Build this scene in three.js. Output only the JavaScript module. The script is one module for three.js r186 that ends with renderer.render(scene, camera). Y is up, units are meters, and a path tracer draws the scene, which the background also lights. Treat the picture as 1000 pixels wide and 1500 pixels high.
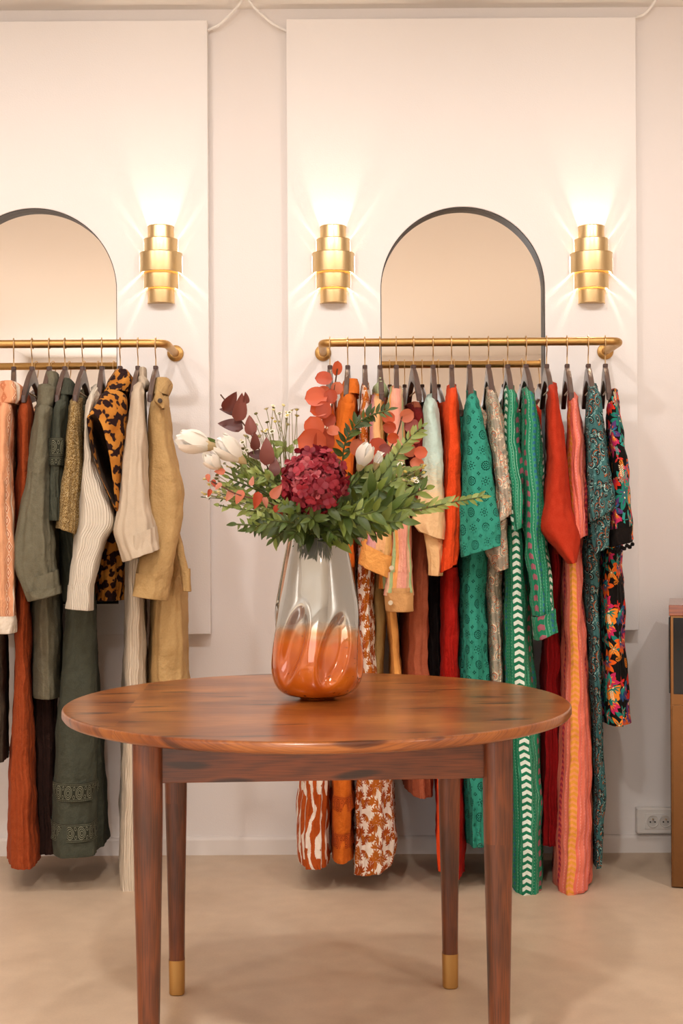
import * as THREE from 'three';
import { RoundedBoxGeometry } from 'three/addons/geometries/RoundedBoxGeometry.js';
import { mergeGeometries, mergeVertices } from 'three/addons/utils/BufferGeometryUtils.js';
import { RectAreaLightUniformsLib } from 'three/addons/lights/RectAreaLightUniformsLib.js';
import { createNoise2D, createNoise3D } from 'simplex-noise';

// ------------------------------------------------------------------ camera, light, exposure
const scene = new THREE.Scene();
const F = 1900, HC = 1.14, CX = 500, CY = 772, ROLL = 0.0055;      // focal length in pixels, lens height, horizon row, roll
const camera = new THREE.PerspectiveCamera(2 * Math.atan(750 / F) * 180 / Math.PI, 1000 / 1500, 0.05, 60);
camera.position.set(0, HC, 0);
camera.rotation.z = -ROLL;
camera.setViewOffset(1000, 1500, 0, 750 - CY, 1000, 1500);
scene.background = new THREE.Color(0.0, 0.0, 0.0);
const renderer = new THREE.WebGLRenderer();
renderer.toneMapping = THREE.LinearToneMapping;
renderer.toneMappingExposure = 0.362;
renderer.shadowMap.enabled = true;
RectAreaLightUniformsLib.init();
const ZW = 4.53, ZP = 4.485, ZR = 4.235, CEIL = 2.95;              // depth of wall, panel face, rail; ceiling height
const SPOT = { x: [-2.1, -1.05, -0.25, 0.75, 1.75], z: -2.6, power: 8.6, color: 0xfffbf8, size: 2.5 };
const DOWN = { at: [[-2.6, 0.4], [-0.35, -0.6], [-0.4, 1.6], [2.6, -0.2], [-0.4, 3.4]], power: 52, color: 0xfffbf8 };
const WINDOW_LIGHT = { power: 3.4, color: 0xffffff };
const SCONCE = { power: 1.0, color: 0xffecd4 };

// ------------------------------------------------------------------ helpers
let seedState = 7;
const rand = () => { seedState = (seedState + 0x6d2b79f5) | 0; let t = Math.imul(seedState ^ (seedState >>> 15), 1 | seedState); t = (t + Math.imul(t ^ (t >>> 7), 61 | t)) ^ t; return ((t ^ (t >>> 14)) >>> 0) / 4294967296; };
const reseed = (n) => { seedState = n * 7919 + 13; };
const rr = (a, b) => a + (b - a) * rand();
const n2 = createNoise2D(rand), n3 = createNoise3D(rand);
const V = (x, y, z) => new THREE.Vector3(x, y, z);
const clamp = (x, a, b) => Math.min(b, Math.max(a, x));
const lerp = (a, b, t) => a + (b - a) * t;
const smooth = (a, b, x) => { const t = clamp((x - a) / (b - a), 0, 1); return t * t * (3 - 2 * t); };
const at = (px, py, d) => { const dx = px - CX, dy = py - CY; return V((dx - ROLL * dy) / F * d, HC - (dy + ROLL * dx) / F * d, -d); };

const taken = {};
function numbered(name) { const n = taken[name] = (taken[name] ?? -1) + 1; return n ? `${name}_${String(n).padStart(3, '0')}` : name; }
function put(o, name, parent) { o.name = parent === scene ? numbered(name) : name; parent.add(o); return o; }
function mesh(name, g, m, parent = scene) { const o = new THREE.Mesh(g, m); o.castShadow = o.receiveShadow = true; return put(o, name, parent); }
function tag(o, label, category, group) { Object.assign(o.userData, { label, category }); if (group) o.userData.group = group; return o; }
function thing(name, label, category, p = V(0, 0, 0), turn = 0, group) { const o = new THREE.Group(); put(o, name, scene); o.position.copy(p); o.rotation.y = turn; return tag(o, label, category, group); }
function structure(o, label, category) { o.userData.kind = 'structure'; return tag(o, label, category); }
const box = (w, h, d, x = 0, y = 0, z = 0, r = 0) => (r ? new RoundedBoxGeometry(w, h, d, 3, r) : new THREE.BoxGeometry(w, h, d)).translate(x, y, z);
const tube = (pts, r, n = 24, k = 10, closed = false) => new THREE.TubeGeometry(new THREE.CatmullRomCurve3(pts, closed), n, r, k, closed);

// ------------------------------------------------------------------ textures
function canvasTex(w, h, size, draw, srgb = true) {
  const c = document.createElement('canvas'); c.width = w; c.height = h;
  draw(c.getContext('2d'), w, h);
  const t = new THREE.CanvasTexture(c);
  if (srgb) t.colorSpace = THREE.SRGBColorSpace;
  t.wrapS = t.wrapT = THREE.RepeatWrapping; t.magFilter = THREE.LinearFilter;
  t.repeat.set(1 / size[0], 1 / size[1]);
  return t;
}
function pixelTex(w, h, size, f, srgb = true) {
  return canvasTex(w, h, size, (c) => {
    const im = c.createImageData(w, h), d = im.data;
    for (let y = 0; y < h; y++) for (let x = 0; x < w; x++) { const p = f(x / w, y / h, x, y), i = (y * w + x) * 4; d[i] = p[0]; d[i + 1] = p[1]; d[i + 2] = p[2]; d[i + 3] = 255; }
    c.putImageData(im, 0, 0);
  }, srgb);
}
const TAU = Math.PI * 2;
const loopNoise = (u, v, fu, fv, o = 0) => n3(Math.cos(u * TAU) * fu / TAU + o, Math.sin(u * TAU) * fu / TAU - o, v * fv);   // repeats along u
const tile = (u, v, f, o = 0) => {                                                                                         // repeats both ways
  const a = n2(u * f + o, v * f), b = n2((u - 1) * f + o, v * f), c = n2(u * f + o, (v - 1) * f), d = n2((u - 1) * f + o, (v - 1) * f);
  return lerp(lerp(a, b, u), lerp(c, d, u), v);
};
const rgb = (hex) => [hex >> 16 & 255, hex >> 8 & 255, hex & 255];
const mixc = (a, b, t) => a.map((x, i) => lerp(x, b[i], clamp(t, 0, 1)));
const css = (hex) => '#' + hex.toString(16).padStart(6, '0');

const weave = pixelTex(256, 256, [0.05, 0.05], (u, v, x, y) => { const g = 128 + 50 * Math.sin(u * TAU * 32) * Math.sin(v * TAU * 32) + 60 * (rand() - 0.5) + 30 * tile(u, v, 5); return [g, g, g]; }, false);
const crinkle = pixelTex(512, 512, [0.3, 0.3], (u, v) => { const g = 128 + 70 * tile(u, v, 5) + 40 * tile(u, v, 13, 9) + 22 * tile(u, v, 34, 4); return [g, g, g]; }, false);
const cordBump = pixelTex(128, 64, [0.064, 0.064], (u) => { const g = 255 * Math.pow(Math.abs(Math.sin(u * Math.PI * 8)), 0.6); return [g, g, g]; }, false);
const ribBump = pixelTex(128, 64, [0.07, 0.07], (u) => { const g = 255 * Math.pow(Math.abs(Math.sin(u * Math.PI * 8)), 0.8); return [g, g, g]; }, false);

function cloth(hex, o = {}) {
  const m = new THREE.MeshPhysicalMaterial({ color: hex, roughness: o.rough ?? 0.88, bumpMap: o.bump ?? crinkle, bumpScale: o.bumpScale ?? 0.005, sheen: o.sheen ?? 0.06, specularIntensity: 0.35, sheenRoughness: 0.6, sheenColor: new THREE.Color(hex).lerp(new THREE.Color(0xffffff), 0.3), side: THREE.DoubleSide });
  if (o.map) { m.color.set(0xffffff); m.map = o.map; m.sheenColor.set(0x999999); }
  if (o.cut) m.alphaTest = 0.5;
  return m;
}
const flecked = (hex, amount = 10, size = 0.2, f = 30) => { const b = rgb(hex); return pixelTex(256, 256, [size, size], (u, v) => { const k = amount * (tile(u, v, f) * 0.6 + (rand() - 0.5) + 0.7 * tile(u, v, 5, 3)); return b.map((x) => clamp(x + k, 0, 255)); }); };

// ------------------------------------------------------------------ patterned fabrics
function leafBlade(c, x, y, len, wid, a, fill) {
  c.save(); c.translate(x, y); c.rotate(a); c.fillStyle = fill; c.beginPath(); c.moveTo(0, 0);
  c.bezierCurveTo(len * 0.3, -wid, len * 0.75, -wid * 0.8, len, 0); c.bezierCurveTo(len * 0.75, wid * 0.8, len * 0.3, wid, 0, 0); c.fill(); c.restore();
}
const wrapDraw = (c, w, h, f) => { for (const dx of [-w, 0, w]) for (const dy of [-h, 0, h]) { c.save(); c.translate(dx, dy); f(); c.restore(); } };
const texZebra = pixelTex(384, 512, [0.13, 0.2], (u, v) => {
  const s = Math.sin((u * 3 + 0.5 * tile(u, v, 2.2, 5) + 0.35 * Math.sin(v * TAU)) * TAU) + 0.55 * tile(u, v, 5, 2) + 0.2 * tile(u, v, 22, 8);
  return mixc(rgb(0xb5501a), rgb(0xf1e2d2), smooth(0.25, 0.36, s));
});
const texLeaf = canvasTex(512, 512, [0.115, 0.115], (c, w, h) => {
  reseed(31); c.fillStyle = css(0xf3e6d6); c.fillRect(0, 0, w, h);
  for (let k = 0; k < 34; k++) {
    const x = rand() * w, y = rand() * h, a = rand() * TAU, L = rr(80, 135), col = rand() < 0.5 ? css(0xa64a17) : css(0xb8641f);
    wrapDraw(c, w, h, () => { for (let j = -2; j <= 2; j++) leafBlade(c, x, y, L * (1 - 0.12 * Math.abs(j)), 19, a + j * 0.55, col); });
  }
  c.strokeStyle = css(0xf3e6d6); c.lineWidth = 3;
  for (let k = 0; k < 40; k++) { const x = rand() * w, y = rand() * h, a = rand() * TAU; wrapDraw(c, w, h, () => { c.beginPath(); c.moveTo(x, y); c.quadraticCurveTo(x + 30 * Math.cos(a + 0.5), y + 30 * Math.sin(a + 0.5), x + 60 * Math.cos(a), y + 60 * Math.sin(a)); c.stroke(); }); }
});
function eyelet(base, hole) {
  return canvasTex(512, 512, [0.095, 0.095], (c, w, h) => {
    c.fillStyle = css(base); c.fillRect(0, 0, w, h);
    const dots = [];
    const ring = (x, y, R, n, r) => { for (let k = 0; k < n; k++) dots.push([x + R * Math.cos(k / n * TAU), y + R * Math.sin(k / n * TAU), r]); };
    for (const [x, y] of [[128, 128], [384, 384]]) { ring(x, y, 70, 15, 10.5); ring(x, y, 36, 7, 10); dots.push([x, y, 10]); }
    for (const [x, y] of [[384, 128], [128, 384]]) { ring(x, y, 26, 5, 10); ring(x, y, 66, 8, 9); }
    for (const [x, y] of [[256, 0], [256, 256], [0, 0], [0, 256]]) ring(x, y, 20, 4, 10);
    for (const [x, y, r] of dots) wrapDraw(c, w, h, () => { c.strokeStyle = css(hole); c.lineWidth = 4; c.beginPath(); c.arc(x, y, r + 2, 0, TAU); c.stroke(); });
    c.globalCompositeOperation = 'destination-out';
    for (const [x, y, r] of dots) wrapDraw(c, w, h, () => { c.beginPath(); c.arc(x, y, r, 0, TAU); c.fill(); });
  });
}
const texEyelet = eyelet(0x35937d, 0x2a7d6a);
function paisley(base, cols, size, n, seed, line) {
  return canvasTex(512, 512, size, (c, w, h) => {
    reseed(seed); c.fillStyle = css(base); c.fillRect(0, 0, w, h); c.lineCap = 'round';
    for (let k = 0; k < n; k++) {
      const x = rand() * w, y = rand() * h, a = rand() * TAU, s = rr(28, 72), flip = rand() < 0.5 ? 1 : -1, ci = Math.floor(rand() * cols.length);
      wrapDraw(c, w, h, () => {
        c.translate(x, y); c.rotate(a); c.scale(flip, 1);
        for (let q = 0; q < 4; q++) {
          const z = s * (1 - q * 0.25);
          c.beginPath(); c.moveTo(0, -z * 1.3); c.bezierCurveTo(z * 1.1, -z, z, z * 0.7, 0, z * 0.7); c.bezierCurveTo(-z * 0.9, z * 0.6, -z * 0.5, -z * 0.5, z * 0.15, -z * 0.45); c.bezierCurveTo(0, -z * 0.8, -z * 0.1, -z, 0, -z * 1.3);
          c.fillStyle = css(cols[(ci + q) % cols.length]); c.fill();
          c.strokeStyle = css(line); c.lineWidth = 4; c.stroke();
        }
      });
    }
    for (let k = 0; k < n * 3; k++) { const x = rand() * w, y = rand() * h, r = rr(5, 16), a = rand() * 6, col = css(cols[Math.floor(rand() * cols.length)]); wrapDraw(c, w, h, () => { c.strokeStyle = col; c.lineWidth = 5; c.beginPath(); c.arc(x, y, r, a, a + 3.6); c.stroke(); }); }
  });
}
const texPaisleyOrange = paisley(0xa79a88, [0xc65a2c, 0x8b948c, 0xdcc6a6, 0xa83f20, 0x76857f], [0.15, 0.15], 40, 41, 0xefdcc0);
const texPaisleyTeal = paisley(0x3f6d6c, [0x74adab, 0x1a3332, 0x9cc6be, 0x2d555a, 0xa8623f], [0.16, 0.16], 44, 43, 0x0e1c1d);
function chevronCloth(o) {
  return canvasTex(512, 512, [o.w, 0.16], (c, w, h) => {
    reseed(o.seed); const X = (u) => u * w;
    c.fillStyle = css(o.base); c.fillRect(0, 0, w, h);
    for (let k = 0; k < 130; k++) { c.globalAlpha = rr(0.2, 0.75); c.fillStyle = css(o.threads[Math.floor(rand() * o.threads.length)]); c.fillRect(rand() * w, 0, rr(1, 3.5), h); }
    c.globalAlpha = 1;
    for (const [u0, u1, col, n, ground] of o.bands) {
      if (ground) { c.fillStyle = css(ground); c.fillRect(X(u0), 0, X(u1 - u0), h); }
      c.strokeStyle = css(col); c.lineWidth = h / n * 0.46; c.lineJoin = 'miter';
      for (let k = -1; k <= n + 1; k++) { const y = k * h / n, xm = X((u0 + u1) / 2), d = X(u1 - u0) * 0.35; c.save(); c.beginPath(); c.rect(X(u0), 0, X(u1 - u0), h); c.clip(); c.beginPath(); c.moveTo(X(u0) - 4, y + d); c.lineTo(xm, y); c.lineTo(X(u1) + 4, y + d); c.stroke(); c.restore(); }
    }
    for (const u of o.dotted) for (let k = 0; k < 16; k++) { c.fillStyle = css(o.dot); c.fillRect(X(u) - 1.5, (k + 0.3 * (u * 10 % 1)) * h / 16, 3.5, 5); }
  });
}
const texGreen = chevronCloth({ w: 0.2, seed: 51, base: 0x1f7f5a, threads: [0x2f9a70, 0x12583f, 0x55b592, 0xcfe8d6], bands: [[0.42, 0.58, 0xe4efe2, 7, 0x1a7552], [0.02, 0.14, 0x9e5b66, 5, 0x1f7a58], [0.84, 0.9, 0x2d6f8e, 9]], dot: 0xe6f1df, dotted: [0.22, 0.29, 0.36, 0.64, 0.71, 0.78, 0.95] });
const texCoral = chevronCloth({ w: 0.19, seed: 53, base: 0xe8745c, threads: [0xf08d74, 0xd65a4c, 0xf7a88a, 0xd98aa0], bands: [[0.47, 0.63, 0xe79a3c, 9, 0xf09a62], [0.86, 0.98, 0xb32f45, 9, 0xe25a4c]], dot: 0xfbe0c8, dotted: [0.12, 0.3, 0.4, 0.72] });
const texFloral = canvasTex(768, 768, [0.24, 0.24], (c, w, h) => {
  reseed(61); c.fillStyle = css(0x14110f); c.fillRect(0, 0, w, h);
  const cols = [0xe8611c, 0xd8331f, 0x1f7a6a, 0x2c4f7c, 0xc22a5a, 0x563a6e, 0x2f9a8a, 0xf08a2a];
  for (let k = 0; k < 34; k++) {
    const x = rand() * w, y = rand() * h, n = 3 + Math.floor(rand() * 5), L = rr(60, 150), a0 = rand() * TAU, col = cols[k % cols.length], col2 = cols[(k + 3) % cols.length], spread = rand() < 0.5 ? TAU / n : 0.5;
    wrapDraw(c, w, h, () => {
      for (let j = 0; j < n; j++) leafBlade(c, x, y, L, L * 0.3, a0 + j * spread, css(col));
      for (let j = 0; j < n; j++) leafBlade(c, x, y, L * 0.6, L * 0.08, a0 + j * spread, css(col2));
      c.fillStyle = css(0xf3d9b0); c.beginPath(); c.arc(x, y, L * 0.07, 0, TAU); c.fill();
    });
  }
  for (let k = 0; k < 14; k++) { const x = rand() * w, y = rand() * h, a = rand() * TAU, L = rr(60, 120), col = css([0xf08a2a, 0x3aa79a, 0xd94a6a, 0xf3d9b0][k % 4]); wrapDraw(c, w, h, () => { for (let j = 0; j < 6; j++) for (const s of [-1, 1]) leafBlade(c, x + Math.cos(a) * L * j / 6, y + Math.sin(a) * L * j / 6, L * 0.3, 7, a + s * 0.8, col); }); }
});
const texLeopard = pixelTex(384, 384, [0.33, 0.33], (u, v) => {
  const a = tile(u, v, 7.5) + 0.35 * tile(u, v, 18, 4), b = tile(u, v, 9, 20), base = mixc(rgb(0xa4611f), rgb(0xd69440), 0.5 + 0.6 * tile(u, v, 4, 7));
  return mixc(base, rgb(0x2a1614), Math.max(smooth(0.04, 0.14, a), smooth(0.42, 0.5, b)));
});
const texTweed = pixelTex(256, 256, [0.5, 0.5], () => { const k = rand(); return mixc(rgb(k < 0.33 ? 0x5f431f : k < 0.66 ? 0xa78449 : 0xe3cfa2), rgb(0xa5834e), rand() * 0.5); });
const texIkat = canvasTex(512, 512, [0.2, 0.2], (c, w, h) => {
  reseed(71); c.fillStyle = css(0xdd9c74); c.fillRect(0, 0, w, h);
  const stripes = [[0, 0.09, 0xe9d8c4], [0.2, 0.24, 0xe3a67c], [0.46, 0.5, 0xefd9c0], [0.76, 0.8, 0xe3a67c]];
  for (const [a, b, col] of stripes) { c.fillStyle = css(col); c.fillRect(a * w, 0, (b - a) * w, h); }
  for (const [x, col] of [[0.15, 0xefcfb0], [0.35, 0xc9714a], [0.63, 0xefcfb0], [0.88, 0xc9714a]]) for (let k = 0; k < 5; k++) for (let q = 0; q < 3; q++) { const s = 46 - q * 15, y = (k + 0.5) * h / 5; c.strokeStyle = css(q % 2 ? 0xb9613c : col); c.lineWidth = 5; c.beginPath(); c.moveTo(x * w, y - s); c.lineTo(x * w + s * 0.6, y); c.lineTo(x * w, y + s); c.lineTo(x * w - s * 0.6, y); c.closePath(); c.stroke(); }
});
const texBands = (cols, size, seed) => canvasTex(256, 64, [size, 0.1], (c, w, h) => { reseed(seed); let x = 0; for (const [part, col] of cols) { c.fillStyle = css(col); c.fillRect(x * w, 0, part * w + 1, h); x += part; } for (let k = 0; k < 160; k++) { c.globalAlpha = 0.08; c.fillStyle = rand() < 0.5 ? '#fff' : '#a0602a'; c.fillRect(rand() * w, 0, 1, h); } });
const texShirt = texBands([[0.16, 0xee9440], [0.14, 0xd9a868], [0.16, 0xe7b07a], [0.12, 0xd99a94], [0.1, 0xc98a9a], [0.16, 0xf0a04e], [0.16, 0xb9c48a]], 0.2, 81);
const texShirtPink = texBands([[0.2, 0xe9a58c], [0.2, 0xf0a860], [0.18, 0xa9bd86], [0.2, 0xdfae8c], [0.22, 0xe39a86]], 0.11, 83);
const texDip = canvasTex(64, 512, [0.3, 1], (c, w, h) => { const mint = rgb(0xbdd2c6), peach = rgb(0xeec492); reseed(85); for (let y = 0; y < h; y++) for (let x = 0; x < w; x += 2) { const m = mixc(mint, peach, smooth(0.2, 0.4, y / h + 0.05 * (rand() - 0.5))); c.fillStyle = `rgb(${m.map((q) => Math.round(q)).join(',')})`; c.fillRect(x, y, 2, 1); } });
const texLace = (ground, thread) => canvasTex(256, 256, [0.036, 0.058], (c, w, h) => {
  c.fillStyle = css(ground); c.fillRect(0, 0, w, h); c.strokeStyle = css(thread); c.lineWidth = 9;
  for (const r of [30, 58, 84]) { c.beginPath(); c.arc(128, 128, r, 0, TAU); c.stroke(); }
  c.lineWidth = 7; for (const y of [14, 34, 222, 242]) { c.setLineDash([16, 10]); c.beginPath(); c.moveTo(0, y); c.lineTo(w, y); c.stroke(); }
  c.setLineDash([]); for (let k = 0; k < 4; k++) { c.beginPath(); c.arc(k < 2 ? 0 : w, k % 2 ? 70 : 186, 22, 0, TAU); c.stroke(); }
});

// ------------------------------------------------------------------ building materials
const wallTex = pixelTex(512, 512, [0.5, 0.5], (u, v) => { const g = 128 + 40 * tile(u, v, 60) + 40 * (rand() - 0.5) + 16 * tile(u, v, 10, 4); return [g, g, g]; }, false);
const matWall = new THREE.MeshStandardMaterial({ color: 0xebe4df, roughness: 0.9, bumpMap: wallTex, bumpScale: 0.0006 });
const matPanel = new THREE.MeshStandardMaterial({ color: 0xf0ebe7, roughness: 0.85, bumpMap: wallTex, bumpScale: 0.0006 });
const matCeil = new THREE.MeshStandardMaterial({ color: 0xf1ece6, roughness: 0.95 });
const matTrim = new THREE.MeshStandardMaterial({ color: 0xe8e0d9, roughness: 0.55 });
const floorTex = pixelTex(1024, 1024, [3, 3], (u, v) => { const k = 7 * tile(u, v, 4) + 6 * tile(u, v, 11, 5) + 4 * tile(u, v, 37, 2) + 5 * (rand() - 0.5); return [203 + k, 178 + k, 151 + k * 0.9]; });
const floorRough = pixelTex(512, 512, [2.3, 2.3], (u, v) => { const g = 120 + 26 * tile(u, v, 5) + 20 * tile(u, v, 17, 3); return [g, g, g]; }, false);
const matFloor = new THREE.MeshStandardMaterial({ map: floorTex, roughness: 0.95, roughnessMap: floorRough });
const matBrass = new THREE.MeshPhysicalMaterial({ color: 0xc39a5e, metalness: 1, roughness: 0.4, bumpMap: weave, bumpScale: 0.0001 });
const matSatin = new THREE.MeshPhysicalMaterial({ color: 0xdcc08e, metalness: 1, roughness: 0.3, anisotropy: 0.6, side: THREE.DoubleSide });
const matHook = new THREE.MeshStandardMaterial({ color: 0xd8b98a, metalness: 1, roughness: 0.3 });
const matHanger = new THREE.MeshPhysicalMaterial({ color: 0x4a3128, roughness: 0.38, clearcoat: 0.4, clearcoatRoughness: 0.25 });
const matMirror = new THREE.MeshStandardMaterial({ color: 0xf5f3f0, metalness: 1, roughness: 0.015 });
const matDarkEdge = new THREE.MeshStandardMaterial({ color: 0x1f1610, roughness: 0.5 });
const matWhite = new THREE.MeshStandardMaterial({ color: 0xf0ece6, roughness: 0.4 });
const matBlack = new THREE.MeshStandardMaterial({ color: 0x0c0b0b, roughness: 0.5 });

// ------------------------------------------------------------------ the room shell
const RX = 3.3, ZB = -4.7;                                          // half width; the wall behind the lens (as depth)
const uvBox = (w, h, d, x, y, z) => {                               // a box with uv in metres
  const g = new THREE.BoxGeometry(w, h, d), p = g.attributes.position, n = g.attributes.normal, uv = g.attributes.uv;
  for (let i = 0; i < p.count; i++) { const ax = Math.abs(n.getX(i)), ay = Math.abs(n.getY(i)); uv.setXY(i, ax > 0.5 ? p.getZ(i) : p.getX(i), ay > 0.5 ? p.getZ(i) : p.getY(i)); }
  return g.translate(x, y, z);
};
const roomZ = (-ZW - ZB) / 2, roomD = ZW - ZB;
structure(mesh('floor', uvBox(RX * 2 + 0.4, 0.2, roomD + 0.4, 0, -0.1, roomZ), matFloor), 'smooth beige poured floor under the table', 'floor');
structure(mesh('ceiling', uvBox(RX * 2 + 0.4, 0.2, roomD + 0.4, 0, CEIL + 0.1, roomZ), matCeil), 'pale ceiling above the clothes displays', 'ceiling');
structure(mesh('wall_back', uvBox(RX * 2 + 0.4, CEIL, 0.2, 0, CEIL / 2, -ZW - 0.1), matWall), 'warm white wall behind the panels and clothes', 'wall');
structure(mesh('wall_left', uvBox(0.2, CEIL, roomD, -RX - 0.1, CEIL / 2, roomZ), matWall), 'warm white side wall beside the coats', 'wall');
structure(mesh('wall_right', uvBox(0.2, CEIL, roomD, RX + 0.1, CEIL / 2, roomZ), matWall), 'warm white side wall beside the cabinet', 'wall');
{ // front wall with a shop window opening
  const W0 = -3.0, W1 = -0.3, H0 = 0.3, H1 = 2.6, zc = -ZB + 0.1;
  const g = mergeGeometries([uvBox(W0 + RX, CEIL, 0.2, (W0 - RX) / 2, CEIL / 2, zc), uvBox(RX - W1, CEIL, 0.2, (W1 + RX) / 2, CEIL / 2, zc), uvBox(W1 - W0, H0, 0.2, (W0 + W1) / 2, H0 / 2, zc), uvBox(W1 - W0, CEIL - H1, 0.2, (W0 + W1) / 2, (CEIL + H1) / 2, zc)]);
  structure(mesh('wall_front', g, matWall), 'warm white wall with the shop window', 'wall');
  const w = new THREE.Group(); put(w, 'window_1', scene); structure(w, 'tall daylit shop window with white frame', 'window');
  const cxw = (W0 + W1) / 2, cyw = (H0 + H1) / 2;
  const glow = new THREE.MeshStandardMaterial({ color: 0x333333, emissive: WINDOW_LIGHT.color, emissiveIntensity: 7 });
  mesh('window_pane', box(W1 - W0, H1 - H0, 0.01, cxw, cyw, zc + 0.02), glow, w);
  mesh('window_frame', mergeGeometries([box(0.06, H1 - H0, 0.1, W0 + 0.03, cyw, zc), box(0.06, H1 - H0, 0.1, W1 - 0.03, cyw, zc), box(0.05, H1 - H0, 0.1, cxw, cyw, zc), box(W1 - W0, 0.06, 0.1, cxw, H0 + 0.03, zc), box(W1 - W0, 0.06, 0.1, cxw, H1 - 0.03, zc)]), matWhite, w);
  const l = new THREE.RectAreaLight(WINDOW_LIGHT.color, WINDOW_LIGHT.power, W1 - W0 - 0.1, H1 - H0 - 0.1);
  l.position.set(cxw, cyw, -ZB - 0.03); l.lookAt(cxw, cyw - 0.2, -4); l.name = 'window_daylight'; w.add(l);
}
{ // skirting board: a tapered moulding along the back wall
  const s = new THREE.Shape(); s.moveTo(0, 0); s.lineTo(0.014, 0); s.lineTo(0.014, 0.05); s.quadraticCurveTo(0.013, 0.06, 0.004, 0.062); s.lineTo(0, 0.062);
  const g = new THREE.ExtrudeGeometry(s, { depth: RX * 2, bevelEnabled: false }).rotateY(-Math.PI / 2).translate(RX, 0, 0);
  g.translate(0, 0, -ZW);
  structure(mesh('baseboard_back', g, matTrim), 'low white skirting board along the wall', 'baseboard');
}
// ------------------------------------------------------------------ panels with arched mirrors
function archShape(x0, x1, y0, ytop) { const r = (x1 - x0) / 2, s = new THREE.Path(); s.moveTo(x0, y0); s.lineTo(x1, y0); s.lineTo(x1, ytop - r); s.absarc((x0 + x1) / 2, ytop - r, r, 0, Math.PI); s.lineTo(x0, y0); return s; }
function wallPanel(x0, x1, y0, y1, a0, a1, ab, atop, label, mlabel) {
  const s = new THREE.Shape(); s.moveTo(x0, y0); s.lineTo(x1, y0); s.lineTo(x1, y1); s.lineTo(x0, y1); s.closePath();
  s.holes.push(archShape(a0, a1, ab, atop));
  const g = new THREE.ExtrudeGeometry(s, { depth: 0.036, bevelEnabled: true, bevelSize: 0.0015, bevelThickness: 0.0015, bevelSegments: 1, curveSegments: 40 }).translate(0, 0, -ZP - 0.0375);
  const p = mesh('wall_panel', g, matPanel); structure(p, label, 'wall panel');
  const m = thing('arched_mirror', mlabel, 'mirror', V((a0 + a1) / 2, ab, -ZP));
  const put2 = (o) => o.translate(-(a0 + a1) / 2, -ab, 0);
  const ms = new THREE.Shape(archShape(a0 - 0.01, a1 + 0.01, ab - 0.01, atop + 0.01).getPoints(40));
  mesh('mirror_glass', put2(new THREE.ExtrudeGeometry(ms, { depth: 0.003, bevelEnabled: false, curveSegments: 40 }).translate(0, 0, -0.0445)), matMirror, m);
  const fr = new THREE.Shape(archShape(a0 + 0.001, a1 - 0.001, ab + 0.001, atop - 0.001).getPoints(40)); fr.holes.push(archShape(a0 + 0.004, a1 - 0.004, ab + 0.004, atop - 0.004));
  mesh('mirror_frame', put2(new THREE.ExtrudeGeometry(fr, { depth: 0.037, bevelEnabled: false, curveSegments: 40 }).translate(0, 0, -0.041)), matDarkEdge, m);
}
const P = (px, py, d = ZP) => at(px, py, d);
wallPanel(P(421, 300).x, P(931.5, 300).x, P(680, 924).y, P(680, 27).y, P(557, 500).x, P(799, 500).x, P(677, 884).y, P(677, 302).y, 'white wall panel with arched mirror behind the colourful dresses', 'arched mirror set in the panel behind the colourful dresses');
wallPanel(P(-205, 300).x, P(304, 300).x, P(150, 929).y, P(150, 31).y, P(-70, 500).x, P(172, 500).x, P(51, 886).y, P(51, 304).y, 'white wall panel with arched mirror behind the coats', 'arched mirror set in the panel behind the coats');
{ // white flex running from the ceiling to the panels' tops
  const flex = (a, b, label) => { const p0 = at(...a, ZP - 0.03), p1 = at(...b, ZP + 0.02); tag(mesh('cable', tube([p0.clone().setY(CEIL + 0.01), p0.clone().lerp(p1, 0.12), p0.clone().lerp(p1, 0.6).add(V(0, -0.012, 0)), p1], 0.0048, 24, 8), matWhite), label, 'cable'); };
  flex([356, 2], [302, 46], 'thin white cable from ceiling to corner of the panel behind coats');
  flex([362, 2], [421, 46], 'thin white cable from ceiling to inner corner of the dress panel');
  flex([962, 0], [930, 26], 'thin white cable from ceiling to outer corner of the dress panel');
}
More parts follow.
